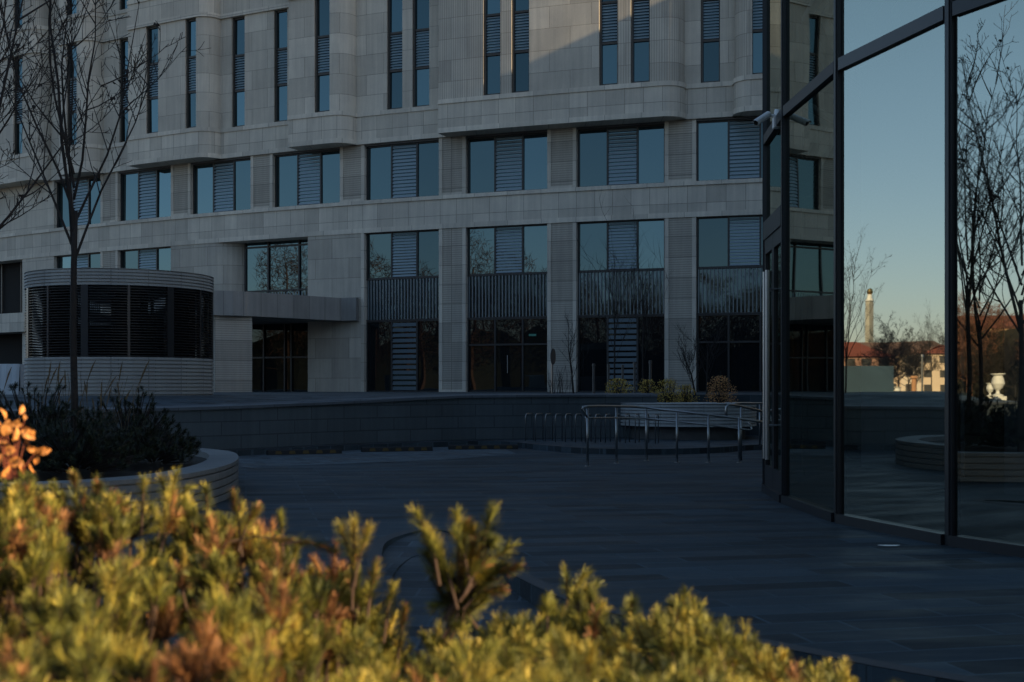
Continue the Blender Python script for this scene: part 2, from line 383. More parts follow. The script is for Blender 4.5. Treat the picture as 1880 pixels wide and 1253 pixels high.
for i, ((px, Y), (_, _, a, lb)) in enumerate(zip(PX, WS)):
    o = ws0 if i == 0 else copy_tree(ws0)
    o.location = ((px - 940) / F * Y, Y, .0); o.rotation_euler.z = radians([30, 24, 20, 10][i]); o['label'] = lb

# ------------------------------------------------------------------ office building on a gentle convex arc
CX, CY, R0, S0 = 43.997, 171.472, 123.455, 41.97
def A(S, d=0):
    th = (S - S0) / R0; return (CX + (R0 + d) * sin(th), CY - (R0 + d) * cos(th))
def arc(mb, s0, s1, d0, d1, z0, z1, step=1.4):
    n = max(1, int(math.ceil((s1 - s0) / step)))
    f = [A(s0 + (s1 - s0) * i / n, d1) for i in range(n + 1)]; b = [A(s0 + (s1 - s0) * i / n, d0) for i in range(n + 1)]
    mb.prism(f + b[::-1], z0, z1, u0=s0)
SL, SR = -42.0, 13.2
OB = empty('office_building', (*A(-14, 0), 1.25), 'curved multi storey office building clad in pale stone with slender windows above wide ones', 'building')
core = MB(); arc(core, SL, SR + 10, -14, -1.9, 1.25, 27.4, 3); core.build('core', M['interior'], OB)
bd = MB()
arc(bd, SL, SR, -1.9, .0, 8.95, 10.08); bd.build('lower_band', M['band'], OB)
for (o_, za, zb) in ((.07, 10.08, 10.25), (.035, 8.73, 8.95)): l1 = MB(); arc(l1, SL, SR, -1.88, o_, za, zb); l1.build('band_ledge', M['ledge'], OB)
# piers between the wide windows
P = 5.28; WW = 3.93
def pier(s0, s1, z0, z1, m='pier', trim=True):
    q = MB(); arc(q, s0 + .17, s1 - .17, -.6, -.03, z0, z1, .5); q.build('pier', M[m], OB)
    if trim:
        for (a, b, c0_, c1_, za, zb) in ((s0, s0 + .17, -.6, .0, z0, z1), (s1 - .17, s1, -.6, .0, z0, z1), (s0 + .17, s1 - .17, -.55, .03, z0, z0 + .1)):
            t_ = MB(); arc(t_, a, b, c0_, c1_, za, zb); t_.build('pier_trim', M['trim'], OB)
for k in range(-6, 3):
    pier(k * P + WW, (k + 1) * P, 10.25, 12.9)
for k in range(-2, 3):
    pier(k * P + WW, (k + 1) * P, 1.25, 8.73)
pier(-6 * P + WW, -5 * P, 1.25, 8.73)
wl = MB(); arc(wl, SL, -6 * P, -.8, 0, 10.25, 12.9); wl.build('wall_panel', M['panel'], OB)
wl = MB(); arc(wl, 2 * P + WW - .01, SR + 3, -.8, -.01, 1.25, 8.73); wl.build('wall_panel', M['panel'], OB)

def wide_window(S, z0, z1, gl='wglass', louvre=True, W_=WW, dd=-.26, nsl=15, name='window', fr='frame', splits=(.345, .685), lz=None):
    n_ = MB(); T = .055
    arc(n_, S, S + W_, dd - .08, dd + .05, z1 - T, z1); arc(n_, S, S + W_, dd - .08, dd + .05, z0, z0 + T)
    zi0, zi1 = z0 + T, z1 - T
    arc(n_, S, S + .07, dd - .08, dd + .06, zi0, zi1); arc(n_, S + W_ - .07, S + W_, dd - .08, dd + .05, zi0, zi1)
    xs = [0] + [W_ * f for f in splits] + [W_]
    for x in xs[1:-1]: arc(n_, S + x - .04, S + x + .04, dd - .08, dd + .05, zi0, zi1)
    f = n_.build(name, M[fr], OB)
    for i in range(len(xs) - 1):
        a, b = S + xs[i] + .06, S + xs[i + 1] - .06
        p = MB(); t_a, t_b = random.uniform(-.014, .014), random.uniform(-.01, .01); p.face([(*A(a - .03, dd - .02 + t_b), zi0 + .002), (*A(b + .03, dd - .02 - t_b), zi0 + .002), (*A(b + .03, dd - .02 + t_a - t_b), zi1 - .002), (*A(a - .03, dd - .02 + t_a + t_b), zi1 - .002)]); p.build('pane', M[gl], f)
    if louvre:
        a, b = S + xs[1] + .045, S + xs[2] - .045; q = MB(); h = (zi1 - zi0) / nsl
        for i in range(nsl):
            z = zi0 + h * i; r = [A(a, dd + .005), A(b, dd + .005), A(b, dd + .045), A(a, dd + .045)]
            lo = h * .12; hi = h * .78
            q.face([(*A(a, dd + .045), z + lo), (*A(b, dd + .045), z + lo), (*A(b, dd + .01), z + hi), (*A(a, dd + .01), z + hi)])
            q.face([(*A(a, dd + .01), z + lo), (*A(b, dd + .01), z + lo), (*A(b, dd + .045), z + lo - .004), (*A(a, dd + .045), z + lo - .004)])
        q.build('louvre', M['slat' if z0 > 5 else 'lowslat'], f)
    return f
for k in range(-6, 3): wide_window(k * P, 10.25, 12.82)
for k in (-6, -5, -2, -1, 0, 1, 2): wide_window(k * P, 6.56, 8.73)
def spandrel(S, z0, z1, W_=WW, n=24, d=-.26):
    m_ = MB(); arc(m_, S, S + W_, d - .1, d - .03, z0, z1, 1.0); sp = m_.build('spandrel', M['sglass'], OB)
    q = MB()
    for i in range(n):
        s = S + (i + .5) * W_ / n; a0, a1, b0_, b1_ = A(s - .022, d - .03), A(s + .022, d - .03), A(s + .022, d + .05), A(s - .022, d + .05)
        q.prism([b1_, b0_, a1, a0], z0, z1, caps=False)
    q.build('fins', M['fin'], sp)
    r_ = MB(); arc(r_, S, S + W_, d - .03, d + .07, z1 - .05, z1); r_.build('rail', M['frame'], sp)
    r_ = MB(); arc(r_, S, S + W_, d - .03, d + .07, z0, z0 + .06); r_.build('rail', M['frame'], sp)
for k in (-6, -5, -2, -1, 0, 1, 2): spandrel(k * P, 4.58, 6.56)
for k, kind in ((-6, 'l'), (-5, 'l'), (-2, 'l'), (-1, 'd'), (0, 'l'), (1, 'p'), (2, 'l')):
    f = wide_window(k * P, 1.25, 4.58, gl='gglass', louvre=(kind == 'l'), nsl=13, name='window' if kind != 'd' else 'glass_door')
    if kind != 'l':
        t_ = MB(); arc(t_, k * P + .07, k * P + WW - .07, -.3, -.2, 3.35, 3.43); t_.build('door_transom', M['frame'], f)
    if kind == 'd':
        h = MB(); p = A(k * P + 2.0, -.12); h.tube([(*p, 2.1), (*p, 2.9)], .02, 6); h.build('handle', M['steel'], f)
        s_ = MB(); arc(s_, k * P + 3.0, k * P + 3.35, -.2, -.185, 3.75, 3.85)
        s_.build('sign_box', simple('sign_green', (.05, .22, .16), .5), f)
# wall between the entrance and the first wide bay
wl = MB(); arc(wl, -13.74, -10.73, -1.0, .0, 1.25, 8.73); wl.build('wall_panel', M['panel_shaded'], OB)
t_ = MB(); arc(t_, -10.73, -10.56, -.6, .02, 1.25, 8.73); t_.build('pier_trim', M['trim'], OB)
# rounded wall end left of the entrance
we = MB(); path = [A(-22.47, 0), A(-21, 0), A(-19.6, 0)]
for i in range(1, 9):
    t = i / 8 * pi / 2; path.append(A(-19.6 + 1.3 * sin(t), -1.3 + 1.3 * cos(t)))
path += [A(-18.3, -1.95), A(-22.47, -1.95)]
we.prism(path, 1.25, 8.73, u0=-22.47); we.build('wall_end', M['panel_shaded'], OB)
# upper glazing over the entrance
eg = MB(); dd = -.95
arc(eg, -18.3, -13.74, dd - .1, dd, 5.3, 8.73, 9); ep = eg.build('entrance_glazing', M['wglass'], OB)
ef = MB()
for s in (-18.3, -16.85, -14.95, -13.82): arc(ef, s, s + .08, dd, dd + .07, 5.3, 8.73)
arc(ef, -18.22, -13.82, dd, dd + .06, 8.45, 8.53); arc(ef, -18.22, -13.82, dd, dd + .06, 6.24, 6.32)
ef.build('frame', M['frame'], ep)
rl = MB()
for i in range(24):
    s = -18 + i * .178; p = A(s, -.5); rl.box(p[0] - .02, p[0] + .02, p[1] - .02, p[1] + .02, 5.6, 6.15)
rl.build('railing_fins', M['slat'], ep)
# dark entrance glass under the canopy
eg = MB(); arc(eg, -18.6, -13.74, -.75, -.65, 1.25, 4.62, 9); ep2 = eg.build('entrance_door', M['gglass'], OB)
ef = MB()
for s in (-18.3, -16.9, -15.6, -15.2, -13.82): arc(ef, s, s + .08, -.65, -.58, 1.25, 4.6)
arc(ef, -18.22, -13.82, -.65, -.6, 2.9, 2.98); ef.build('frame', M['frame'], ep2)
cn = MB(); cn.prism([(-17.4, 57.6), (-16.2, 55.6), (-14.6, 54.6), (-13.05, 54.4), (-12.2, 54.7), (-11.4, 55.35), (-8.05, 59.0), (-7.3, 58.72), (-7.15, 59.6), (-9.0, 61.2), (-18.5, 66)], 4.6, 5.67)
cn.build('canopy', stone('stone_canopy', (.27, .262, .245), .9, 3, off=0), OB)
cf = MB()
for px_, Y_ in ((0, 0),): cf.prism([(-12.95, 54.62), (-11.5, 55.45), (-11.9, 56.6), (-13.4, 55.9), (-13.25, 54.9)], 1.25, 4.6)
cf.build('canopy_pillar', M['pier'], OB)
# left entrance at the edge of the picture
cn = MB(); arc(cn, SL, -33.9, -1.0, .35, 4.6, 5.67); cn.build('canopy', M['band'], OB)
eg = MB(); arc(eg, SL, -34.6, -.95, -.85, 5.67, 8.73, 9); ep3 = eg.build('entrance_glazing', M['black'], OB)  # plain black here and on the door below stands in for recess shade
ef = MB()
for s in (-40, -38, -36, -35.2): arc(ef, s, s + .09, -.85, -.78, 5.67, 8.7)
ef.build('frame', M['bronze'], ep3)
eg = MB(); arc(eg, SL, -34.6, -1.2, -1.1, 1.25, 4.6, 9); eg.build('entrance_door', M['black'], OB)
wl = MB(); arc(wl, -34.6, -6 * P, -1.0, .0, 1.25, 8.73); wl.build('wall_panel', M['panel'], OB)

# upper storeys: bays with a rounded right end and recessed strips
def bay(s0, s1, wins, proj=.9, rl_=False, z0=12.9, z1=27.4):
    """projecting bay s0..s1, slender windows wins, right end rounded"""
    r = .8
    def prof(a, b, d0, rr=True, extra=0):
        p = []
        if rl_ and a == s0:
            for i in range(0, 7):
                t = i / 6 * pi / 2; p.append(A(a + r - r * cos(t) - extra * cos(t), proj - r + (r + extra) * sin(t)))
        else: p.append(A(a, proj + extra))
        n = max(1, int((b - a) / 1.2))
        for i in range(1, n): p.append(A(a + (b - a) * i / n, proj + extra))
        if rr and b == s1:
            p[-1:] = p[-1:] if n > 1 or True else []
            for i in range(0, 9):
                t = i / 8 * pi / 2; p.append(A(b - r + (r + extra) * sin(t), proj - r + (r + extra) * cos(t)))
        else: p.append(A(b, proj + extra))
        p.append(A(b + (extra if b == s1 else 0), d0)); p.append(A(a - (extra if (rl_ and a == s0) else 0), d0)); 
        return p
    def clean(p):
        # keep the points running left to right before the rounded end
        return p
    R_ = []
    for (za, zb) in ((13.12, 14.2), (20.12, 21.2)): B = MB(); B.prism(prof(s0, s1, -.4, extra=.04), za, zb, u0=s0); B.build('bay_band', M['band'], OB)
    for (za, zb) in ((12.9, 13.12), (14.2, 14.4), (19.9, 20.12), (21.2, 21.4)):
        L = MB(); L.prism(prof(s0, s1, -.38, extra=.09), za, zb, u0=s0); L.build('bay_ledge', M['ledge'], OB)
    for (za, zb) in ((14.4, 19.9), (21.4, 27.4)):
        xs = [s0] + [x for w_ in wins for x in w_] + [s1]
        for i in range(0, len(xs), 2):
            Wm = MB(); Wm.prism(prof(xs[i], xs[i + 1], -.4), za, zb, u0=xs[i])
            Wm.build('bay_wall', M['fluted'] if (s1 - s0) > 6 and i != 4 else M['panel'], OB)
        for w_ in wins: slender(w_[0], w_[1], za, zb, proj)
def slender(a, b, za, zb, proj):
    d = proj - .17; f = MB()
    arc(f, a, a + .09, d - .1, d + .09, za, zb); arc(f, b - .06, b, d - .1, d + .05, za, zb)
    h = zb - za; cuts = [za, za + h * .335, za + h * .655, zb]
    for i, z in enumerate(cuts):
        zz0 = z - .05 if 0 < i < 3 else (z if i == 0 else z - .1); arc(f, a + .09, b - .06, d - .1, d + .045, zz0, zz0 + .1)
    fo = f.build('slender_window', M['bronze'], OB)
    zs = [(cuts[0] + .1, cuts[1] - .05), (cuts[1] + .05, cuts[2] - .05), (cuts[2] + .05, cuts[3] - .1)]
    for i, (p0, p1) in enumerate(zs):
        t_a = random.uniform(-.012, .012); q = MB(); q.face([(*A(a + .09, d - .03), p0), (*A(b - .06, d - .03), p0), (*A(b - .06, d - .03 + t_a), p1), (*A(a + .09, d - .03 + t_a), p1)]); q.build('pane', M['wglass'], fo)
    q = MB(); p0, p1 = zs[1]; n = 13; hh = (p1 - p0) / n
    for i in range(n):
        z = p0 + i * hh
        q.face([(*A(a + .1, d + .03), z + .03), (*A(b - .07, d + .03), z + .03), (*A(b - .07, d - .01), z + hh * .8), (*A(a + .1, d - .01), z + hh * .8)])
    q.build('louvre', M['slat'], fo)
def recess(s0, s1, wins):
    for (za, zb) in ((13.12, 14.2), (20.12, 21.2)): B = MB(); arc(B, s0, s1, -1.9, .06, za, zb); B.build('recess_band', M['band'], OB)
    for (za, zb) in ((12.9, 13.12), (14.2, 14.4), (19.9, 20.12), (21.2, 21.4)): L = MB(); arc(L, s0, s1, -1.9, .11, za, zb); L.build('recess_ledge', M['ledge'], OB)
    for (za, zb) in ((14.4, 19.9), (21.4, 27.4)):
        xs = [s0] + [x for w_ in wins for x in w_] + [s1]
        for i in range(0, len(xs), 2): Wm = MB(); arc(Wm, xs[i], xs[i + 1], -1.9, 0, za, zb); Wm.build('recess_wall', M['panel'], OB)
        for w_ in wins: slender(w_[0], w_[1], za, zb, 0)
bay(-6.21, 4.8, [(-4.04, -3.22), (-2.70, -1.88), (1.27, 2.09), (2.65, 3.47)])
recess(4.4, 7.3, [(5.48, 6.3)])
bay(6.93, 13.2, [(7.64, 8.46), (10.2, 11.02)], rl_=True)
recess(-11.4, -6.21, [(-9.34, -8.52), (-7.99, -7.12)])
bay(-14.2, -11.0, [(-12.75, -11.9)])
recess(-19.5, -14.2, [(-18.39, -17.56), (-15.75, -14.95)])
bay(-24.59, -19.1, [(-23.3, -22.45), (-20.61, -19.8)], )
recess(-27.9, -24.59, [(-26.26, -25.44)])
bay(-30.05, -27.5, [(-29.4, -28.55)])
recess(-32.3, -30.05, [(-31.3, -30.5)])
bay(-42, -31.9, [(-40.2, -39.4), (-36.4, -35.6), (-34.1, -33.25)])
# soffits of the projecting bays are the undersides of the prisms; a dark strip closes the gap over row two windows
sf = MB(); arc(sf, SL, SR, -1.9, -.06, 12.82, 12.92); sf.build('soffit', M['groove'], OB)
rf = MB(); arc(rf, SL, SR + 10, -14.2, -.2, 27.4, 27.7, 3); rf.build('roof', M['ledge'], OB)
# the hidden right flank
fl = MB(); arc(fl, 13.2, 23, -1.9, .4, 1.25, 27.3); fl.build('side_wall', M['panel'], OB)

# ------------------------------------------------------------------ glass pavilion
PV = [(3.56, 17.55), (3.43, 15.73), (3.51, 13.45), (4.03, 11.5), (4.93, 9.62), (6.25, 8.0), (7.9, 6.76), (9.8, 5.86), (11.85, 5.4), (13.95, 5.4), (22, 6.5), (22, 30), (12, 27.5), (7, 24.2), (4.7, 20.6)]
PO = empty('glass_pavilion', (3.5, 13.5, 0), 'faceted dark glass pavilion with black mullions and tall entrance door at the right', 'building')
PH = 13.5
nP = len(PV)
def off_in(i, d):
    a = Vector(PV[i - 1]); b = Vector(PV[i]); c = Vector(PV[(i + 1) % nP])
    d1 = (b - a).normalized(); d2 = (c - b).normalized(); n = (Vector((d1.y, -d1.x)) + Vector((d2.y, -d2.x))).normalized()
    return n
cen = Vector((12, 15))
def mull(i, wd=.05, o=.035, inn=.07, z1=PH, half=False):
    b = Vector(PV[i]); a = Vector(PV[i - 1]); c = Vector(PV[(i + 1) % nP])
    t = (c - a).normalized(); n = Vector((t.y, -t.x))
    if n.dot(b - cen) < 0: n = -n
    q = [b + t * wd / 1 * .9 + n * o, b - t * wd * .9 + n * o, b - t * wd * .9 - n * inn, b + t * wd * .9 - n * inn]
    m_ = MB(); m_.prism([tuple(p) for p in q], 0.001, z1)
    # slim pressure cap standing proud in the middle
    q = [b + t * .025 + n * (o + .015), b - t * .025 + n * (o + .015), b - t * .025 + n * o, b + t * .025 + n * o]
    m_.prism([tuple(p) for p in q], .1, z1); return m_.build('mullion', M['pavframe'], PO)
for i in range(nP): mull(i)
for i in range(nP):
    a, b = Vector(PV[i]), Vector(PV[(i + 1) % nP]); L = (b - a).length; d = (b - a) / L; n = Vector((d.y, -d.x))
    if n.dot(a - cen) < 0: n = -n
    e0, e1 = a + d * .06, b - d * .06
    def bar(z0, z1, o=.045, inn=.1, name='transom', s=0, e=None):
        p0, p1 = (a + d * max(.06, s)), (b - d * .06 if e is None else a + d * e)
        q = MB(); q.prism([tuple(p0 + n * o), tuple(p1 + n * o), tuple(p1 - n * inn), tuple(p0 - n * inn)], z0, z1)
        return q.build(name, M['pavframe'], PO)
    bar(0.0, .1, .07, .1, 'base_rail'); bar(4.84, 4.97)
    for zt_ in (8.6, PH - .2): bar(zt_, zt_ + .17)
    door = (i == 0)
    ranges = [(.1, 4.84), (4.97, 8.6), (8.77, PH - .2)]
    if door: ranges[0] = (3.75, 4.84)
    for z0, z1 in ranges:
        q = MB(); q.face([(*(e0), z0), (*(e1), z0), (*(e1), z1), (*(e0), z1)], [(0, z0), (L, z0), (L, z1), (0, z1)])
        if n.dot(Vector((0, 0))) == 0: pass
        q.build('glass_panel', M['pglass'], PO)
    if door:
        bar(3.5, 3.75, .05, .1, 'door_header')
        for k in (0, 1):
            s0_, s1_ = (.08, L / 2 - .005) if k == 0 else (L / 2 + .005, L - .08)
            q = MB()
            def seg(x0, x1, z0, z1, o=.03, inn=.04):
                p0, p1 = a + d * x0, a + d * x1
                q.prism([tuple(p0 + n * o), tuple(p1 + n * o), tuple(p1 - n * inn), tuple(p0 - n * inn)], z0, z1)
            seg(s0_, s0_ + .09, .1, 3.5); seg(s1_ - .09, s1_, .1, 3.5); seg(s0_ + .09, s1_ - .09, .1, .38); seg(s0_ + .09, s1_ - .09, 3.3, 3.5)
            dl = q.build('door_leaf', M['frame'], PO)
            p0, p1 = a + d * (s0_ + .09), a + d * (s1_ - .09); g_ = MB()
            g_.face([(*p0, .38), (*p1, .38), (*p1, 3.3), (*p0, 3.3)]); g_.build('door_glass', M['pglass'], dl)
            xh = s1_ - .13 if k == 0 else s0_ + .13
            ph = a + d * xh + n * .12; pb = a + d * xh
            h = MB(); h.tube([(*ph, .5), (*ph, 3.0)], .026, 10)
            for zh in (.95, 2.75): h.tube([(*ph, zh), (*pb, zh)], .012, 6)
            h.build('door_handle', M['steel'], dl)
rf = MB(); rf.prism([tuple(p) for p in PV], PH, PH + .35); rf.build('roof', M['pavframe'], PO)
inn = [tuple(cen + (Vector(p) - cen) * .97) for p in PV]
fl_ = MB(); fl_.prism(inn, 0.005, .02); fl_.build('floor', simple('pavilion_floor', (.05, .05, .05), .3), PO)
cr_ = [tuple(cen + (Vector(p) - cen) * .62) for p in PV]
k_ = MB(); k_.prism(cr_, .02, PH); k_.build('inner_core', M['interior'], PO)
# linear ceiling lamps off, pale slats of the first floor ceiling
for k, f_ in enumerate((.945, .915, .885, .85, .81, .77)):
    cl = MB(); ro = [cen + (Vector(p) - cen) * f_ for p in PV]; ri = [cen + (Vector(p) - cen) * (f_ - .011) for p in PV]
    for a in range(nP): b = (a + 1) % nP; cl.face([(*ro[a], 6.5), (*ro[b], 6.5), (*ri[b], 6.5), (*ri[a], 6.5)]); cl.face([(*ro[a], 6.5), (*ro[b], 6.5), (*ro[b], 6.6), (*ro[a], 6.6)]); cl.face([(*ri[a], 6.5), (*ri[b], 6.5), (*ri[b], 6.6), (*ri[a], 6.6)])
    cl.build('ceiling_slat', simple('pale_slats', (.85, .87, .87), .7), PO)
sl_ = MB(); sl_.prism(inn, 6.75, 6.9); sl_.build('ceiling', M['black'], PO)
# roller blinds just behind two panels
bl = simple('blind_fabric', (.38, .40, .40), .9, 0, .3, 90)
def blind(i, f0, f1, z0, z1, dpt=.22):
    a, b = Vector(PV[i]), Vector(PV[i + 1]); d = (b - a); n = Vector((d.y, -d.x)).normalized()
    if n.dot(a - cen) < 0: n = -n
    p0, p1 = a + d * f0 - n * dpt, a + d * f1 - n * dpt
    q = MB(); q.prism([tuple(p0), tuple(p1), tuple(p1 - n * .01), tuple(p0 - n * .01)], z0, z1)
    q.build('roller_blind', bl, PO)
blind(2, .04, .94, .6, 4.8); blind(3, .2, .97, .5, 4.5)

# security camera on the transom
sc_ = empty('security_camera', (3.5, 16.3, 5.0), 'small white bullet security camera on the pavilion frame', 'camera')
cp = Vector((3.44, 16.35, 5.0)); mp_ = Vector(((1421 - 940) / F * 16.3, 16.3, 1.45 + (712 - 213) / F * 16.3))
q = MB(); q.tube([mp_ + Vector((.07, 0, 0)), mp_ + Vector((.012, 0, 0))], .085, 20); q.build('mount', M['white'], sc_, True)
q = MB(); q.box(mp_.x - .01, mp_.x + .12, mp_.y - .06, mp_.y + .06, mp_.z - .16, mp_.z - .02); q.build('junction_box', M['white'], sc_)
hd = Vector(((1388 - 940) / F * 15.9, 15.9, 1.45 + (712 - 226) / F * 15.9)); tl_ = Vector(((1411 - 940) / F * 16.1, 16.1, 1.45 + (712 - 211) / F * 16.1))
q = MB(); q.tube([mp_ + Vector((.02, 0, 0)), mp_ + Vector((-.07, -.03, .0)), tl_ + Vector((.02, 0, .005))], [.022, .018, .016], 10); q.build('arm', M['white'], sc_, True)
d_ = (hd - tl_).normalized()
q = MB(); q.tube([tl_ - d_ * .02, tl_, hd - d_ * .01, hd], [.025, .04, .04, .037], 20); bd_ = q.build('housing', M['white'], sc_, True)
q = MB(); q.tube([hd + d_ * .001, hd + d_ * .006], .031, 20); q.build('lens', M['black'], bd_)
q = MB()
for i in range(9):
    t = pi * .15 + i / 8 * pi * .7
ax = d_.cross(Vector((0, 0, 1))).normalized(); up = ax.cross(d_)
for i in range(8):
    t0, t1 = pi * (.15 + .7 * i / 8), pi * (.15 + .7 * (i + 1) / 8)
    a0 = ax * cos(t0) * .047 + up * sin(t0) * .047; a1 = ax * cos(t1) * .047 + up * sin(t1) * .047
    q.face([tl_ + a0, tl_ + a1, hd + d_ * .03 + a1, hd + d_ * .03 + a0])
    q.face([tl_ + a0 * .94, hd + d_ * .03 + a0 * .94, hd + d_ * .03 + a1 * .94, tl_ + a1 * .94])
q.build('sunshield', M['white'], sc_)

# ------------------------------------------------------------------ round louvred kiosk
KX, KY, KR = -10.3, 33.0, 2.38
KO = empty('ventilation_kiosk', (KX, KY, 1.1), 'round stone clad kiosk with a band of dark louvres behind the small tree', 'kiosk')
def ringed(mb, r, z0, z1, per, gd=.035, n=72, top=False):
    z = z0; prof = [(r, z0)]
    while z + per <= z1 + 1e-6:
        prof += [(r, z + per * .62), (r - gd, z + per * .64), (r - gd, z + per * .98), (r, z + per)]; z += per
    prof.append((r, z1)); mb.lathe(prof, KX, KY, n)
q = MB(); ringed(q, KR, 1.0, 2.2, .095); q.lathe([(KR, 2.2), (KR - .3, 2.2), (KR - .3, 1.0)], KX, KY, 72); q.build('lower_drum', M['kiosk'], KO)
q = MB(); ringed(q, KR, 3.97, 4.38, .08); q.lathe([(KR, 4.38), (0.01, 4.4)], KX, KY, 72); q.lathe([(KR, 3.97), (.01, 3.97)], KX, KY, 72); q.build('crown', M['kiosk'], KO)
q = MB(); nsl = 26
for i in range(nsl):
    z = 2.22 + i * (1.75 / nsl); q.lathe([(KR - .02, z), (KR - .11, z + .035), (KR - .11, z + .045), (KR - .02, z + .012), (KR - .02, z)], KX, KY, 64)
q.build('louvre_slats', M['frame'], KO)
for i in range(14):
    t = 2 * pi * (i + .35) / 14; w_ = .03 if i % 2 else .09; c0 = KR - .03
    q = MB(); u = Vector((cos(t), sin(t))); v = Vector((-sin(t), cos(t))); c = Vector((KX, KY)) + u * c0
    q.prism([tuple(c + v * w_ + u * .02), tuple(c - v * w_ + u * .02), tuple(c - v * w_ - u * .08), tuple(c + v * w_ - u * .08)], 2.2, 3.97)
    q.build('post', M['frame'], KO)
for (x, y, w_, z0, z1) in ((-.9, .2, .5, 2.2, 3.1), (.7, -.2, .4, 2.2, 3.3), (.1, .6, .35, 2.2, 3.97), (-1.4, -.3, .25, 2.2, 3.97), (1.5, .5, .25, 2.2, 3.97)):
    q = MB(); q.box(KX + x - w_, KX + x + w_, KY + y - .3, KY + y + .3, z0, z1); q.build('duct', M['black'], KO)

# ------------------------------------------------------------------ shaded curved planter at the left
PLo = smoothpath([(-12, 11.6), (-9, 11.9), (-6.5, 12.35), (-4.85, 13.0), (-4.2, 13.6), (-3.78, 14.55), (-3.7, 16.4), (-4.02, 18.4), (-4.6, 20.0), (-5.8, 21.3), (-8, 22.2), (-12, 22.2)], 6)
PLi = offs(PLo, .42)
pl = empty('curved_planter', (-6.5, 16.5, 0), 'curved pale stone seat planter filled with dark pines at the left', 'planter')
q = MB()
us = 0
prof = [(0, 0.004)]; z = .0
lv = [(0.0, .004)]
for i in range(4):
    z = .004 + i * .1
    lv += [(0, z + .075), (.04, z + .077), (.04, z + .097), (0, z + .098)]
lv += [(0, .45), (.42, .45), (.42, .3)]
for i in range(len(PLo) - 1):
    L = hypot(PLo[i + 1][0] - PLo[i][0], PLo[i + 1][1] - PLo[i][1])
    for (o0, z0), (o1, z1) in zip(lv, lv[1:]):
        def pt(k, o, z):
            f = o / .42; return (PLo[k][0] * (1 - f) + PLi[k][0] * f, PLo[k][1] * (1 - f) + PLi[k][1] * f, z)
        q.face([pt(i, o0, z0), pt(i + 1, o0, z0), pt(i + 1, o1, z1), pt(i, o1, z1)], [(us, z0), (us + L, z0), (us + L, z1 + o1), (us, z1 + o0)])
    us += L
q.build('seat_wall', M['seat'], pl)
q = MB(); q.face([(*p, .36) for p in PLi]); q.build('soil', M['soil'], pl)

# ------------------------------------------------------------------ pines
def needle_shoot(mb, p, d, L, nn, nl, w, ang=.75, start=.0, tipdroop=0):
    d = d.normalized(); a = d.orthogonal().normalized(); b = d.cross(a)
    for i in range(nn):
        t = start + (1 - start) * (i + random.random()) / nn; ph = random.random() * 6.283
        q = p + d * L * t; an = ang * (1.15 - .65 * t) * random.uniform(.75, 1.2)
        r = a * cos(ph) + b * sin(ph)
        e = (d * cos(an) + r * sin(an)).normalized(); s = e.cross(r)
        if s.length < 1e-3: s = a
        s = s.normalized() * w; ln = nl * random.uniform(.75, 1.15)
        n = len(mb.v)
        mb.v += [tuple(q - s), tuple(q + s), tuple(q + e * ln * .96 + s * .5), tuple(q + e * ln * .96 - s * .5)]
        mb.f.append((n, n + 1, n + 2, n + 3)); mb.uv.append([(0, 0)] * 4); mb.mi.append(mb.m)
def topy(px):
    T = [(-200, 850), (0, 868), (60, 872), (135, 905), (240, 905), (300, 900), (420, 925), (470, 950), (520, 975), (600, 1020), (660, 1075), (720, 1140), (780, 1160), (860, 1135), (930, 1145), (1000, 1100), (1080, 1090), (1150, 1108), (1210, 1112), (1260, 1108), (1330, 1150), (1420, 1190), (1500, 1225), (1570, 1265), (1700, 1330)]
    for (a, b), (c, d) in zip(T, T[1:]):
        if a <= px <= c: return b + (d - b) * (px - a) / (c - a)
    return 1340
def pinepos(px, py, Y): return Vector(((px - 940) / F * Y, Y, EYE - (py - 712) / F * Y))
specs = [(-180, 330, 'sunlit mountain pine bush in the near left corner, with olive and brown shoots', 260),
         (330, 700, 'sunlit mountain pine bush in the foreground whose top slopes down to the right', 240),
         (760, 1100, 'sunlit dense mountain pine bush in the middle of the near foreground', 230),
         (1100, 1640, 'sunlit yellow green mountain pine bush farthest right in the foreground', 260)]
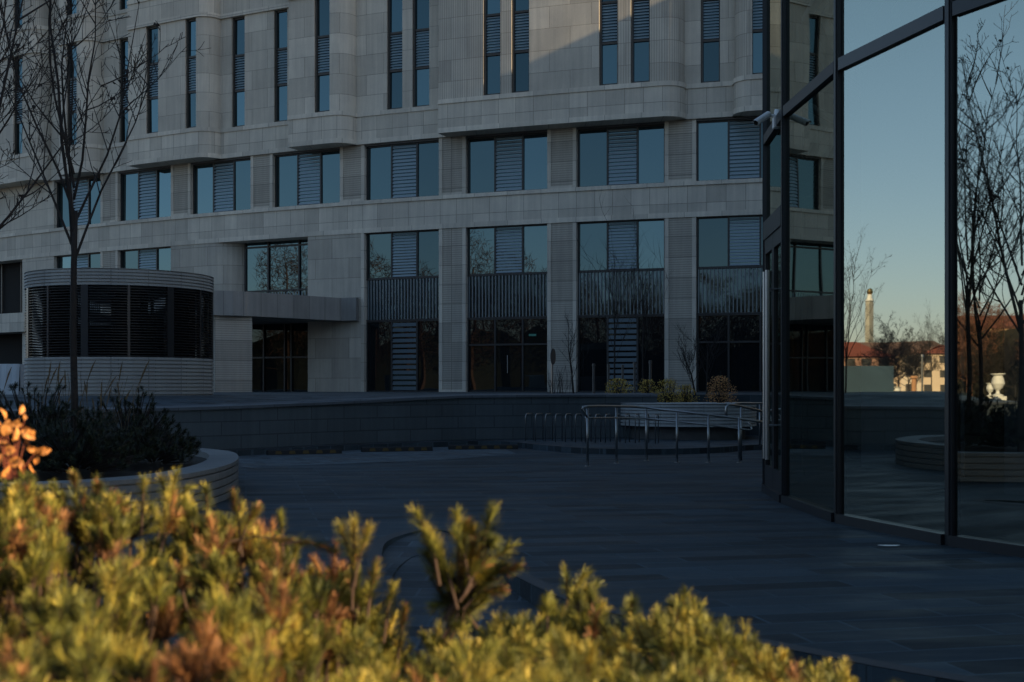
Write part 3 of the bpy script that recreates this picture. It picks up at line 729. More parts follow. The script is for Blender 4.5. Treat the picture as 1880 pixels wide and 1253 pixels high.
for bi, (x0, x1, lab, cnt) in enumerate(specs):
    cxm = (x0 + x1) / 2; root = empty('mountain_pine', pinepos(cxm, 1150, 2.4) * 1, lab, 'shrub', 'sunlit mountain pines in the foreground')
    root.location.z = 0.2
    G, Bn, Wd = MB(), MB(), MB(); base = Vector((root.location.x, root.location.y, .3))
    rnd = random.Random(bi + 3)
    if bi == 1: x1 = 730
    for i in range(int(cnt * 1.45)):
        Y = rnd.choice([rnd.uniform(1.35, 2.2), rnd.uniform(1.9, 3.1), rnd.uniform(2.5, 3.15)]); px = rnd.uniform(x0, x1)
        pyy = topy(px) - 12 + max(0, 1330 - topy(px)) * (max(0, 3.1 - Y) / 1.7) ** 1.25; zt_ = EYE - (pyy - 712) / F * Y
        layer = rnd.random()
        clump = .12 * sin(px * .043 + Y * 4.1) + .11 * sin(px * .021 - Y * 7.3 + 1.3)
        dep = (rnd.uniform(0, .05) if layer < .62 else rnd.uniform(.07, .34))
        z = zt_ - dep + min(0, clump - .02)
        if rnd.random() < .06 and layer < .55: z += rnd.uniform(.01, .05)
        p = Vector(((px - 940) / F * Y, Y, z))
        out = Vector(((px - cxm) / 900, rnd.uniform(-.25, .25), 1)) + Vector((rnd.gauss(0, .38), rnd.gauss(0, .38), rnd.gauss(0, .12)))
        out.normalize()
        br_ = rnd.random() < (.24 if px < 780 else .06)
        root_p = p - out * rnd.uniform(.07, .10); nb = rnd.randint(3, 6); a_ = out.orthogonal().normalized(); b_ = out.cross(a_); big = rnd.uniform(.8, 1.2)
        for k in range(nb + 1):
            th_ = k * 6.283 / nb + rnd.random(); sp_k = 0 if k == 0 else rnd.uniform(.45, .8)
            dk = (out * cos(sp_k) + (a_ * cos(th_) + b_ * sin(th_)) * sin(sp_k) + Vector((0, 0, .18))).normalized(); L = (.085 if k == 0 else .065) * big * rnd.uniform(.8, 1.15)
            mixed = br_ and rnd.random() < .7
            needle_shoot(Bn if mixed else G, root_p, dk, L, rnd.randint(120, 150), rnd.uniform(.021, .029) * big, .0008, 1.1, .18)
            Wd.tube([root_p, root_p + dk * L], [.0028, .0014], 4, False)
        mid = root_p * .75 + base * .25 + Vector((rnd.uniform(-.03, .03), rnd.uniform(-.03, .03), -.02))
        Wd.tube([root_p, mid], [.003, .0045], 5, False)
        if i % 9 == 0: Wd.tube([mid, mid * .5 + base * .5 + Vector((rnd.uniform(-.08, .08), rnd.uniform(-.08, .08), 0)), base], [.007, .012, .02], 5, False)
    # standing candles whose tips show in outline
    CND = {0: [(265, 872, 262, 925, 2.9, 0, .03), (135, 862, 140, 905, 3.0, 1, .026), (180, 880, 178, 915, 3.0, 1, .026), (88, 905, 95, 940, 2.9, 0, .025), (30, 880, 35, 920, 2.9, 0, .025), (200, 905, 205, 950, 2.8, 0, .026)],
           1: [(378, 885, 380, 925, 2.9, 0, .024), (430, 900, 438, 960, 2.8, 1, .03), (470, 925, 452, 965, 2.8, 1, .028), (515, 933, 518, 975, 2.9, 0, .024), (560, 985, 470, 985, 2.8, 1, .026), (615, 1000, 560, 992, 2.8, 1, .025), (345, 905, 345, 945, 2.9, 0, .026),
               (625, 955, 640, 1010, 2.7, 0, .028), (650, 948, 650, 1010, 2.7, 0, .03), (678, 958, 662, 1015, 2.7, 0, .028), (650, 1005, 648, 1060, 2.7, 1, .02),
               (690, 1030, 680, 1090, 2.7, 1, .03), (722, 1065, 712, 1120, 2.7, 0, .028), (745, 1105, 735, 1170, 2.7, 1, .026), (660, 1075, 655, 1110, 2.7, 0, .03)],
           2: [(765, 932, 790, 990, 2.7, 0, .036), (785, 965, 800, 1030, 2.7, 1, .03), (840, 935, 845, 985, 2.7, 0, .034), (855, 955, 850, 1010, 2.7, 1, .034), (868, 960, 868, 1020, 2.7, 1, .036), (903, 928, 890, 985, 2.7, 0, .036), (890, 975, 870, 1035, 2.7, 0, .036),
               (937, 992, 900, 1035, 2.7, 0, .036), (925, 1025, 880, 1060, 2.7, 0, .034), (900, 1052, 852, 1085, 2.7, 1, .03), (828, 1035, 842, 1090, 2.7, 0, .036), (850, 1030, 850, 1100, 2.7, 1, .03), (885, 1060, 850, 1110, 2.7, 0, .034), (812, 1045, 832, 1090, 2.7, 0, .034), (800, 985, 822, 1050, 2.7, 0, .034), (835, 1085, 825, 1130, 2.7, 1, .03),
               (1005, 1090, 1005, 1125, 2.8, 0, .028), (1060, 1080, 1062, 1120, 2.8, 0, .028)],
           3: [(1258, 1078, 1252, 1130, 2.8, 0, .03), (1160, 1092, 1158, 1130, 2.8, 0, .03), (1235, 1100, 1230, 1140, 2.8, 0, .028), (1300, 1130, 1295, 1170, 2.8, 0, .028), (1085, 1078, 1090, 1120, 2.8, 0, .028), (1440, 1190, 1430, 1225, 2.8, 0, .028), (1530, 1240, 1525, 1270, 2.8, 0, .024)]}
    for (tx, ty, bx, by, Y, br_, nl) in CND[bi] + ([(t_[0] + rnd.uniform(-22, 22), t_[1] + rnd.uniform(25, 60), t_[2] + rnd.uniform(-8, 8), t_[3] + rnd.uniform(10, 35), t_[4] + rnd.uniform(-.06, .06), rnd.random() < .35, .03) for t_ in CND[2][:16]] if bi == 2 else []):
        a_, b_ = pinepos(tx, ty + 12, Y), pinepos(bx, by, Y + rnd.uniform(-.03, .03)); d = a_ - b_
        needle_shoot(Bn if (br_ and False) else G, b_, d, d.length * .95, 230, nl * .98, .00085, 1.15, -.25)
        if br_: needle_shoot(Bn, b_ + d * .3, d, d.length * .7, 60, nl * .9, .0011, .8)
        Wd.tube([a_, b_, b_ - d * .8 - Vector((0, 0, .03))], [.002, .0028, .0035], 6, False)
    if bi == 2:
        a_ = pinepos(845, 1095, 2.7); Wd.tube([pinepos(868, 1000, 2.7), pinepos(852, 1060, 2.7), a_, pinepos(820, 1140, 2.7)], [.004, .006, .008, .009], 6, False)
        for q_ in ((790, 985), (900, 985), (905, 1035), (843, 990)): Wd.tube([pinepos(*q_, 2.7), pinepos((q_[0] + 840) / 2, 1050, 2.7), a_], [.004, .005, .007], 6, False)
    if bi == 1:
        Wd.tube([pinepos(650, 1000, 2.7), pinepos(648, 1060, 2.7), pinepos(655, 1130, 2.7)], [.005, .007, .008], 6, False)
    G.build('green_needles', M['needles'], root); Bn.build('brown_needles', M['brown_needles'], root)
    Wd.build('branches', simple('pine_twig', (.09, .05, .03), .85), root)
bed = MB()
bed.prism(smoothpath([ (-4.5, -.5), (-4.5, 3.4), (-2.4, 3.9), (-.4, 3.6), (1.2, 3.2), (2.3, 2.4), (2.6, .8), (2.4, -.5)], 5), -.9, .32)
struct(bed.build('planting_bed', M['soil']))

# orange leaved plant at the far left
ol = empty('orange_shrub', (-1.35, 3.1, .3), 'small plant with glowing orange autumn leaves at the left edge', 'plant')
Lf, St = MB(), MB(); rnd = random.Random(5)
def leaf(mb, p, d, L, wdt, nrm=None):
    d = d.normalized(); s = d.cross(nrm or Vector((rnd.uniform(-1, 1), rnd.uniform(-1, .2), rnd.uniform(-.3, 1)))).normalized(); u = s.cross(d)
    prev = None
    for i in range(7):
        t = i / 6; wv = wdt * sin(pi * min(1, t * .95 + .03)) ** .8; c = p + d * L * t - u * L * .25 * t * t
        row = (c - s * wv + u * wv * .4, c, c + s * wv + u * wv * .4)
        if prev: mb.face([prev[0], prev[1], row[1], row[0]]); mb.face([prev[1], prev[2], row[2], row[1]])
        prev = row
for (px, py, dx, dy, L) in ((0, 790, -.4, -.8, .05), (8, 800, .3, -.6, .045), (22, 778, .9, .1, .03), (45, 772, .1, -1, .016), (40, 790, .9, .6, .04), (48, 800, .2, 1, .03), (18, 815, -.9, -.1, .05), (5, 835, -.5, .6, .05), (30, 825, -1, .2, .04), (68, 828, 1, 0, .035), (40, 845, -.9, .3, .04), (55, 850, .2, 1, .03), (20, 855, -.4, .8, .04), (10, 770, -.3, -1, .035), (33, 850, .6, .8, .035)):
    p = pinepos(px, py, 3.0); leaf(Lf, p, Vector((dx, rnd.uniform(-.4, .1), -dy)), L * .9, L * .3); p2 = p + Vector((rnd.uniform(-.03, .03), rnd.uniform(-.05, .05), rnd.uniform(-.03, .03))); leaf(Lf, p2, Vector((-dx, rnd.uniform(-.4, .4), -dy)), L * .7, L * .22)
    q_ = pinepos(20 + rnd.uniform(-10, 10), 880, 3.0); St.tube([p, (p + q_) / 2 + Vector((rnd.uniform(-.01, .01), 0, 0)), q_], [.001, .0014, .002], 4, False)
Lf.build('leaves', M['orange_leaf'], ol); St.build('stems', simple('red_stem', (.3, .08, .04), .8), ol)

# dark pines inside the curved planter
def dark_pine(x, y, rx, ry, h, lab, n=150):
    n = int(n * 1.5)
    r = empty('mountain_pine', (x, y, .36), lab, 'shrub', 'dark mountain pines in the curved planter'); G, Wd = MB(), MB()
    for i in range(n):
        th = rnd.random() * 2 * pi; rr = rnd.random() ** .5; ph = rnd.random() ** .6
        u = Vector((cos(th) * rx * rr, sin(th) * ry * rr, h * (1 - rr ** 2 * .7) * (1 - .5 * rnd.random() ** 2) * (1 + .16 * sin(th * 5 + rr * 7))))
        p = Vector((x, y, .36)) + u; d = Vector((cos(th) * rr * .8, sin(th) * rr * .8, 1)) + Vector((rnd.gauss(0, .5), rnd.gauss(0, .5), 0))
        needle_shoot(G, p, d, .07, 64, .055, .0032, 1.25)
        Wd.tube([p, Vector((x, y, .4)) * .6 + p * .4], [.006, .012], 4, False)
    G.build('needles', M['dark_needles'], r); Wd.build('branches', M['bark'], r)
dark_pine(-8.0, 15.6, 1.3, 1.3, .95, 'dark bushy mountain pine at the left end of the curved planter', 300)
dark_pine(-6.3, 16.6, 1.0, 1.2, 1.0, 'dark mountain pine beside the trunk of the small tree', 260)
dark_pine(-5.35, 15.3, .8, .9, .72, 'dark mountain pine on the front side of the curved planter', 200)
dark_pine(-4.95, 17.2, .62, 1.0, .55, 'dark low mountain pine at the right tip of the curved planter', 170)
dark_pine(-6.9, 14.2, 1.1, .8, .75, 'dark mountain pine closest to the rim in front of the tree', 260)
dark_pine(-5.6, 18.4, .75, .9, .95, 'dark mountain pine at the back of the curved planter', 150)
# reeds
rd = empty('reed_clump', (-6.0, 18.3, .36), 'tuft of thin dry reeds leaning over the kiosk wall behind the tree', 'grass'); q = MB()
for i in range(70):
    x = -6.3 + rnd.gauss(0, .42); y = 18.2 + rnd.uniform(-.4, .4); lean = rnd.uniform(-.12, .42); h = rnd.uniform(.7, 1.35)
    pts = [(x, y, .36), (x + lean * .3, y, .36 + h * .5), (x + lean, y, .36 + h)]
    q.tube(pts, [.004, .004, .003], 3, False)
    if rnd.random() < .5: q.tube([(x + lean * .8, y, .36 + h * .86), (x + lean * 1.08, y, .36 + h * 1.04), (x + lean * 1.25, y, .36 + h * 1.12)], [.004, .013, .003], 4, False)
q.build('stalks', M['reed'], rd)

# ------------------------------------------------------------------ bare trees
def bare_tree(name, seed, H=7.0, fork=2.9, tr=.06, spread=.62, lab='', dense=1.0, rmin=.0055, loc=(0, 0, 0), group=None, mt='bark', leaves=0, lvl=3):
    r_ = random.Random(seed); T, C, LV = MB(), MB(), MB()
    T.tube([(0, 0, 0), (.01, 0, fork * .33), (-.015, .01, fork * .66), (0, 0, fork), (.02, 0, fork * 1.25)], [tr * 1.25, tr, tr * .92, tr * .86, tr * .7], 10)
    def grow(p, d, L, rad, lv_):
        n = 6 if lv_ < 2 else 4; pts = [p]; rs = [rad]; dd = d.normalized()
        for i in range(n):
            dd = (dd + Vector((r_.gauss(0, .09), r_.gauss(0, .09), r_.gauss(0, .05) + (.07 if lv_ < 2 else .05)))).normalized()
            p = p + dd * L / n; pts.append(p); rs.append(max(rmin * .75, rad * (1 - .8 * (i + 1) / n)))
        C.tube(pts, rs, 5 if lv_ < 2 else 3, False)
        if leaves and lv_ >= 2 and r_.random() < leaves:
            for _ in range(3): leaf(LV, pts[-1], Vector((r_.gauss(0, 1), r_.gauss(0, 1), -1)), .05, .02)
        if lv_ < lvl:
            m = int({0: 9, 1: 6, 2: 3}[lv_] * dense + .5)
            for k in range(m):
                t = r_.uniform(.22, 1.0) * n; i = min(int(t), n - 1); q = pts[i] + (pts[i + 1] - pts[i]) * (t - i)
                ax_ = (pts[i + 1] - pts[i]).normalized(); o = ax_.orthogonal().normalized(); o.rotate(Matrix.Rotation(r_.random() * 6.283, 3, ax_))
                nd = ax_ * cos(.75) + o * sin(.75) * 1.05 + Vector((0, 0, .12))
                grow(q, nd, L * r_.uniform(.28, .48) * (1.15 - t / n * .45), max(rmin, rad * .45), lv_ + 1)
    grow(Vector((0, 0, fork)), Vector((.03, 0, 1)), H - fork, tr * .62, 0)
    for k in range(int(8 * (1 if dense <= 1 else 1.2))):
        a = k * 2.4 + r_.random(); z = fork + (H - fork) * .035 * k; tilt = spread * r_.uniform(.75, 1.25) * (1.25 if k < 3 else 1)
        grow(Vector((0, 0, z)), Vector((cos(a) * sin(tilt), sin(a) * sin(tilt), cos(tilt))), (H - fork) * r_.uniform(.52, .82), tr * .42, 0)
    root = empty(name, loc, lab, 'tree', group)
    for m_, nm, mm in ((T, 'trunk', M['bark']), (C, 'crown', M[mt]), (LV, 'dead_leaves', M['bark'])):
        if not m_.f: continue
        o = m_.build(nm, mm, root, nm == 'trunk'); o.location = (0, 0, 0)
    return root
t1 = bare_tree('linden_tree', 11, 7.7, 2.8, .048, .36, 'slim bare tree in front of the round kiosk, twigs spread over the facade', loc=(-5.98, 17.1, .36), leaves=.015, rmin=.0055, dense=.74)
t2 = bare_tree('linden_tree', 23, 7.6, 2.5, .05, .62, 'bare tree beyond the left edge, its twigs reaching into the picture', loc=(-8.9, 17.6, .36), leaves=.015, rmin=.006, dense=.9)

# ------------------------------------------------------------------ things behind the wall
def px3(px, py, Y): return Vector(((px - 940) / F * Y, Y, EYE + (712 - py) / F * Y))
def leafy(name, px, Y, w_, z0, z1, lab, n=700, m='shrub_leaf', group='autumn shrubs behind the wall', sz=.04):
    x = (px - 940) / F * Y; r = empty(name, (x, Y, z0), lab, 'shrub', group); q, b_ = MB(), MB()
    h = z1 - z0
    for i in range(n):
        th = rnd.random() * 2 * pi; zr = rnd.random(); rr = w_ / 2 * (rnd.random() ** .45) * (1 - .55 * zr ** 2.5) * (1 + .18 * sin(3 * th + zr * 5))
        p = Vector((x + cos(th) * rr, Y + sin(th) * rr * .8, z0 + h * (.08 + .92 * zr) * (1 - .1 * rnd.random())))
        d = Vector((rnd.gauss(0, 1), rnd.gauss(0, 1), rnd.gauss(0, .7))).normalized(); s = d.orthogonal().normalized() * sz * .4
        q.face([p - s * .3, p + d * sz * .5 + s, p + d * sz, p + d * sz * .5 - s])
    for i in range(26):
        th = rnd.random() * 2 * pi; e = Vector((x + cos(th) * w_ * .45 * rnd.random(), Y + sin(th) * w_ * .3, z0 + h * rnd.uniform(.7, 1.03)))
        b_.tube([(x + cos(th) * .05, Y + sin(th) * .05, z0), (e + Vector((x, Y, z0))) / 2 + Vector((cos(th) * .05, 0, 0)), e], [.01, .007, .004], 4, False)
    q.build('leaves', M[m], r); b_.build('stems', M['bark'], r)
leafy('autumn_shrub', 1135, 35.5, .85, 1.24, 1.72, 'low yellowish shrub standing on the wall end, farthest left of the autumn shrubs', 700)
leafy('autumn_shrub', 1188, 35.8, .6, 1.24, 1.7, 'small yellowish shrub between the bollards and the tall pale pier', 450)
leafy('autumn_shrub', 1226, 33.6, .8, .95, 1.7, 'tall yellowish shrub at the right end of the retaining wall', 1000)
leafy('autumn_shrub', 1260, 34.0, .6, .95, 1.55, 'yellowish shrub right at the foot of the little forked tree', 600)
leafy('autumn_shrub', 1323, 33.0, .85, .98, 1.77, 'rust coloured shrub standing alone above the ribbed planter', 1000, 'olive_leaf')
def sapling(px, Y, H, lean, lab, seed, n=5, z0=1.25, spread=.45):
    r_ = random.Random(seed); x = (px - 940) / F * Y; root = empty('sapling', (x, Y, z0), lab, 'tree', 'saplings by the facade'); T, C = MB(), MB()
    T.tube([(x, Y, z0), (x + lean * .4, Y, z0 + H * .35), (x + lean, Y, z0 + H * .6)], [.03, .022, .015], 6)
    T.build('trunk', M['bark'], root)
    def g_(p, d, L, rd_, lv_):
        pts = [p]; dd = d.normalized()
        for i in range(4): dd = (dd + Vector((r_.gauss(0, .1), r_.gauss(0, .1), .06))).normalized(); p = p + dd * L / 4; pts.append(p)
        C.tube(pts, [rd_ * (1 - .18 * i) for i in range(5)], 4, False)
        if lv_ < 2:
            for k in range(5): q = pts[r_.randint(1, 4)]; g_(q, dd + Vector((r_.gauss(0, .6), r_.gauss(0, .6), .2)), L * .5, rd_ * .6, lv_ + 1)
    for k in range(n):
        f = .3 + .6 * k / n; a = k * 2.4; g_(Vector((x + lean * f * 1.1, Y, z0 + H * f * .62)), Vector((sin(spread) * cos(a), sin(spread) * sin(a), cos(spread))), H * (1 - f) * .75 + .2, .012, 0)
    g_(Vector((x + lean, Y, z0 + H * .6)), Vector((0, 0, 1)), H * .4, .012, 0)
    C.build('crown', M['bark'], root)
sapling(1277, 34.5, 1.7, -.28, 'little forked bare tree leaning left in front of a pale pier', 4, 8, 1.2, .5)
sapling(1053, 37.0, 2.2, -.15, 'thin bare sapling next to the round sign', 6, 4, 1.25, .3)
sapling(1128, 38.5, 5.2, .02, 'tall thin bare sapling in front of the louvred ground floor window', 8, 7, 1.25, .35)
sapling(1180, 40.0, 5.0, .02, 'tall bare sapling left of the pier by the forked tree', 9, 7, 1.25, .3)
sapling(1298, 36.5, 2.1, .02, 'slim bare sapling between the forked tree and the rust coloured shrub', 12, 6, 1.25, .5)
r = empty('dry_grass', ((1030 - 940) / F * 36, 36, 1.25), 'wisps of bare dry stalks around the foot of the round sign', 'grass'); q = MB()
for i in range(45):
    x = (rnd.uniform(1005, 1062) - 940) / F * 36; h = rnd.uniform(.25, .85); l_ = rnd.uniform(-.12, .2)
    q.tube([(x, 36 + rnd.uniform(-.2, .2), 1.25), (x + l_ * .4, 36, 1.25 + h * .6), (x + l_, 36, 1.25 + h)], .005, 3, False)
q.build('stalks', M['bark'], r)
# bollards
BL = [(1090, 668, 39, 'leftmost of the five slim steel posts'), (1117, 669, 41, 'second from the left of the five slim steel posts'), (1143, 670, 43, 'middle one of the five slim steel posts'),
      (1165, 665, 39.5, 'fourth from the left of the five slim steel posts'), (1194, 662, 38, 'rightmost and tallest of the five slim steel posts')]
b0_ = empty('bollard', (0, 0, 0), '', 'bollard', 'steel posts in front of the facade')
bm_ = simple('weathered_steel', (.10, .10, .10), .45, .6, .2, 30)
q = MB(); q.tube([(0, 0, 0), (0, 0, .9)], .04, 12); q.build('post', bm_, b0_)
q = MB(); q.tube([(0, 0, .9), (0, 0, .93), (0, 0, .98), (0, 0, .99)], [.052, .052, .052, .03], 12); q.build('cap', bm_, b0_)
q = MB(); q.tube([(0, 0, 0), (0, 0, .02)], .07, 12); q.build('base_plate', M['darksteel'], b0_)
for i, (px, ty, Y, lb) in enumerate(BL):
    o = b0_ if i == 0 else copy_tree(b0_); p = px3(px, ty, Y); o.location = (p.x, Y, 1.25); o.scale.z = (p.z - 1.25) / .99; o['label'] = lb
# round sign
sg = empty('round_sign', ((1015 - 940) / F * 37, 37, 1.25), 'round traffic sign on a post seen nearly edge on by the wall', 'sign')
p = px3(1015, 655, 37); q = MB(); q.tube([(p.x - .02, 37.03, 1.25), (p.x - .02, 37.03, p.z + .15)], .025, 8); q.build('post', M['darksteel'], sg)
q = MB(); a_ = radians(70); n_ = Vector((sin(a_), -cos(a_), 0)); q.tube([p, p + n_ * .015], .24, 28); q.build('sign_plate', simple('sign_back', (.05, .055, .06), .6), sg)

# ribbed light planter at the right
rp = empty('ribbed_planter', (4.6, 32, .12), 'light horizontally ribbed planter behind the handrail', 'planter')
PB = smoothpath([(2.7, 33.6), (3.05, 32.5), (3.7, 31.8), (4.7, 31.5), (5.6, 31.6), (6.2, 32.1), (6.5, 33.4), (6.6, 34.7)], 6)
PBi = [(p[0] * .9 + 4.6 * .1, p[1] * .9 + 33.6 * .1) for p in PB]
q = MB(); lv = [(0, .46)]
for i in range(7):
    z = .46 + i * .082; lv += [(0, z + .058), (.25, z + .06), (.25, z + .08), (0, z + .082)]
lv.append((0, 1.05)); us = 0
for i in range(len(PB) - 1):
    L = hypot(PB[i + 1][0] - PB[i][0], PB[i + 1][1] - PB[i][1])
    def pt2(k, o, z): return (PB[k][0] * (1 - o) + PBi[k][0] * o, PB[k][1] * (1 - o) + PBi[k][1] * o, z)
    for (o0, z0), (o1, z1) in zip(lv, lv[1:]): q.face([pt2(i, o0, z0), pt2(i + 1, o0, z0), pt2(i + 1, o1, z1), pt2(i, o1, z1)], [(us, z0), (us + L, z0), (us + L, z1), (us, z1)])
    us += L
q.face([(*p, 1.05) for p in PB]); q.face([(*p, .46) for p in PB[::-1]])
q.build('ribbed_wall', stone('stone_pale', (.5, .51, .5), 1.1, 9, mort=.008, off=0, dark=.6), rp)
q = MB(); q.prism([(p[0] * .85 + 4.6 * .15, p[1] * .85 + 33.8 * .15) for p in PB], .12, .46); q.build('plinth', M['groove'], rp)

# ------------------------------------------------------------------ handrails
HR = empty('handrail', (1.39, 23.0, 0), 'long steel handrail with six posts and two rails sloping down to the right', 'railing')
posts = [(1078.7, 857, 750, 23.0), (1131.8, 851.5, 749, 23.9), (1186.9, 846.4, 752, 24.8), (1243, 850, 757, 24.2), (1300.7, 850, 763, 24.2), (1357, 850, 768, 24.2)]
for (px, yb, yt, Y) in posts:
    Y = 2300 * 1.45 / (yb - 712); x = (px - 940) / F * Y; zt_ = 1.45 - (yt - 712) / F * Y
    q = MB(); q.tube([(x, Y, 0), (x, Y, zt_)], .024, 10); pp = q.build('post', M['darksteel'], HR, True)
    q = MB(); q.tube([(x, Y, 0), (x, Y, .012), (x, Y, .018)], [.055, .055, .03], 16); q.build('base_flange', M['steel'], pp)
def railpts(l): return [px3(a, b, c) for a, b, c in l]
Yf = [(1071, 23.0), (1079, 23.0), (1132, 23.9), (1187, 24.8), (1243, 24.2), (1301, 24.2), (1357, 24.2), (1410, 24.4)]
top = railpts([(1070, 748, 22.9), (1079, 746.5, 23), (1105, 746, 23.5), (1132, 746.5, 23.9), (1160, 747, 24.4), (1187, 749, 24.8), (1215, 752, 24.6), (1243, 755, 24.3), (1272, 758.5, 24.2), (1301, 762, 24.2), (1330, 765.5, 24.2), (1357, 769, 24.2), (1385, 773, 24.3), (1430, 780, 24.6)])
low = railpts([(1076, 767.5, 23), (1090, 768, 23.2), (1132, 767.5, 23.9), (1187, 769, 24.8), (1243, 774, 24.3), (1301, 780.5, 24.2), (1340, 785.5, 24.2), (1376, 790, 24.3), (1380.5, 788, 24.3), (1378, 781, 24.3), (1374, 775, 24.3)])
q = MB(); q.tube([px3(1079, 768, 23), px3(1074, 760, 22.95), px3(1068.5, 751, 22.9)] + top, [.018, .018, .022] + [.025] * len(top), 10); q.build('top_rail', M['darksteel'], HR, True)
q = MB(); q.tube(low, .018, 10); q.build('lower_rail', M['darksteel'], HR, True)
H2 = empty('handrail', (4.6, 25.5, 0), 'shorter steel handrail with a bent end, half hidden behind the glass pavilion', 'railing')
q = MB(); q.tube(railpts([(1334, 766, 25.4), (1333, 758, 25.4), (1333.5, 748, 25.4), (1337, 743.5, 25.4), (1345, 744, 25.5), (1357, 746, 25.6), (1380, 751, 25.8), (1405, 757, 26), (1440, 763, 26.4)]), .027, 10); q.build('top_rail', M['darksteel'], H2, True)
for px, yb in ((1360.5, 846), (1425, 842)):
    Y = 2300 * 1.45 / (yb - 712); Y = 25.3 if Y > 25 else Y; p = px3(px, 748, Y); q = MB(); q.tube([(p.x, Y, 0), (p.x, Y, p.z - (.0 if px < 1400 else .15))], .024, 10); q.build('post', M['darksteel'], H2, True)
H3 = empty('handrail', (5.2, 28, 0), 'far steel rail running level toward the pavilion behind the other handrails', 'railing')
q = MB(); q.tube(railpts([(1346, 744, 27.6), (1350, 741, 27.7), (1360, 740.5, 28), (1400, 741, 28.5), (1450, 741, 29)]), .026, 10); q.build('top_rail', M['steel'], H3, True)
q = MB(); p = px3(1395, 741, 28.5); q.tube([(p.x, 28.5, .12), (p.x, 28.5, p.z)], .022, 8); q.build('post', M['darksteel'], H3, True)

# bike hoops
ords = ['first', 'second', 'third', 'fourth', 'fifth', 'sixth', 'seventh', 'eighth', 'ninth', 'tenth', 'eleventh', 'twelfth', 'thirteenth', 'fourteenth', 'fifteenth', 'sixteenth']
q = MB(); hw, hh, rr = .27, .68, .1
pts = [(0, -hw, 0), (0, -hw, hh - rr)] + [(0, -hw + rr - rr * cos(t), hh - rr + rr * sin(t)) for t in (pi / 8, pi / 4, 3 * pi / 8)] + [(0, -hw + rr, hh), (0, hw - rr, hh)] + [(0, hw - rr + rr * sin(t), hh - rr + rr * cos(t)) for t in (pi / 8, pi / 4, 3 * pi / 8)] + [(0, hw, hh - rr), (0, hw, 0)]
q.tube(pts, .014, 8); h0 = q.build('bike_hoop', M['darksteel'], None, True); tag(h0, cat='bike rack', group='bike hoops in a row before the retaining wall')
for i in range(14):
    o = h0 if i == 0 else h0.copy()
    if i: COL.objects.link(o)
    px = 972 + i * 18.0; Y = 31.3 - i * .12 + (.25 if i > 7 else 0); o.location = ((px - 940) / F * Y, Y, .12); o.rotation_euler.z = radians(-22 + i * .6)
    o['label'] = 'thin steel bike hoop, %s from the left in the row' % ords[i]
# small puddle and litter
q = MB(); pp = [(3.45 + .09 * cos(t) * (1 + .3 * sin(3 * t)), 11.45 + .06 * sin(t) * (1 + .3 * cos(2 * t)), .005) for t in [i * 2 * pi / 18 for i in range(18)]]
q.face(pp); o = q.build('paper_scrap', M['white']); tag(o, 'small pale scrap lying on the dark paving near the pavilion glass', 'litter')
o.location.z = .003

# ------------------------------------------------------------------ surroundings, seen in the reflections
# unseen block added to shade the plaza, slotted for a sun patch
ob = empty('shading_block', (34, 22, 0), 'unseen block added right of the pavilion to shade the plaza and shape a sun patch', 'building')
for (ya, yb, h_) in ((-5.8, 27, 20), (27.001, 37.99, 20.6), (38, 43.45, 47), (43.46, 44.35, 24.9), (44.36, 47.6, 47)):  # low part between the tall ones is shaped to pass sun onto the facade
    q = MB(); k_s = 0 if yb < 30 else 23 * math.tan(-SUN_AZ); q.prism([(25, ya), (48, ya - k_s), (48, yb - k_s), (25, yb)], -.4, h_); q.build('wall', M['panel'], ob)
for f_ in range(4):
    q = MB(); q.box(24.94, 24.99, -3, 26, 2 + f_ * 4.4, 4.6 + f_ * 4.4); q.build('window_strip', M['wglass'], ob)
def mirror(V, i):
    a, b = Vector(PV[i]), Vector(PV[i + 1]); d = (b - a).normalized(); v = Vector(V[:2]) - a; r_ = a + 2 * d * v.dot(d) - v
    return r_
def RW(i, px, Y): return mirror(((px - 940) / F * Y, Y), i)
def zpy(py, Y): return EYE + (712 - py) / F * Y
# monument
p = RW(2, 1598, 260); mo = empty('obelisk', (p.x, p.y, 0), 'tall stone column with a golden ball reflected in the pavilion glass', 'monument')
q = MB(); q.prism([(p.x + .85 * cos(t), p.y + .85 * sin(t)) for t in [pi / 4 + k * pi / 2 for k in range(4)]], 0, 19.3); q.build('shaft', stone('stone_monument', (.45, .42, .36), 3, 1.3), mo)
q = MB(); q.tube([(p.x, p.y, 19.3), (p.x, p.y, 19.8), (p.x, p.y, 20.6)], [1.0, .6, .5], 8); q.build('capital', M['stonewhite'], mo)
q = MB(); q.lathe([(.01, 20.5), (.5, 20.7), (.7, 21.2), (.5, 21.7), (.01, 21.9)], p.x, p.y, 16); q.build('golden_ball', simple('gold', (.8, .5, .15), .3, 1), mo, True)
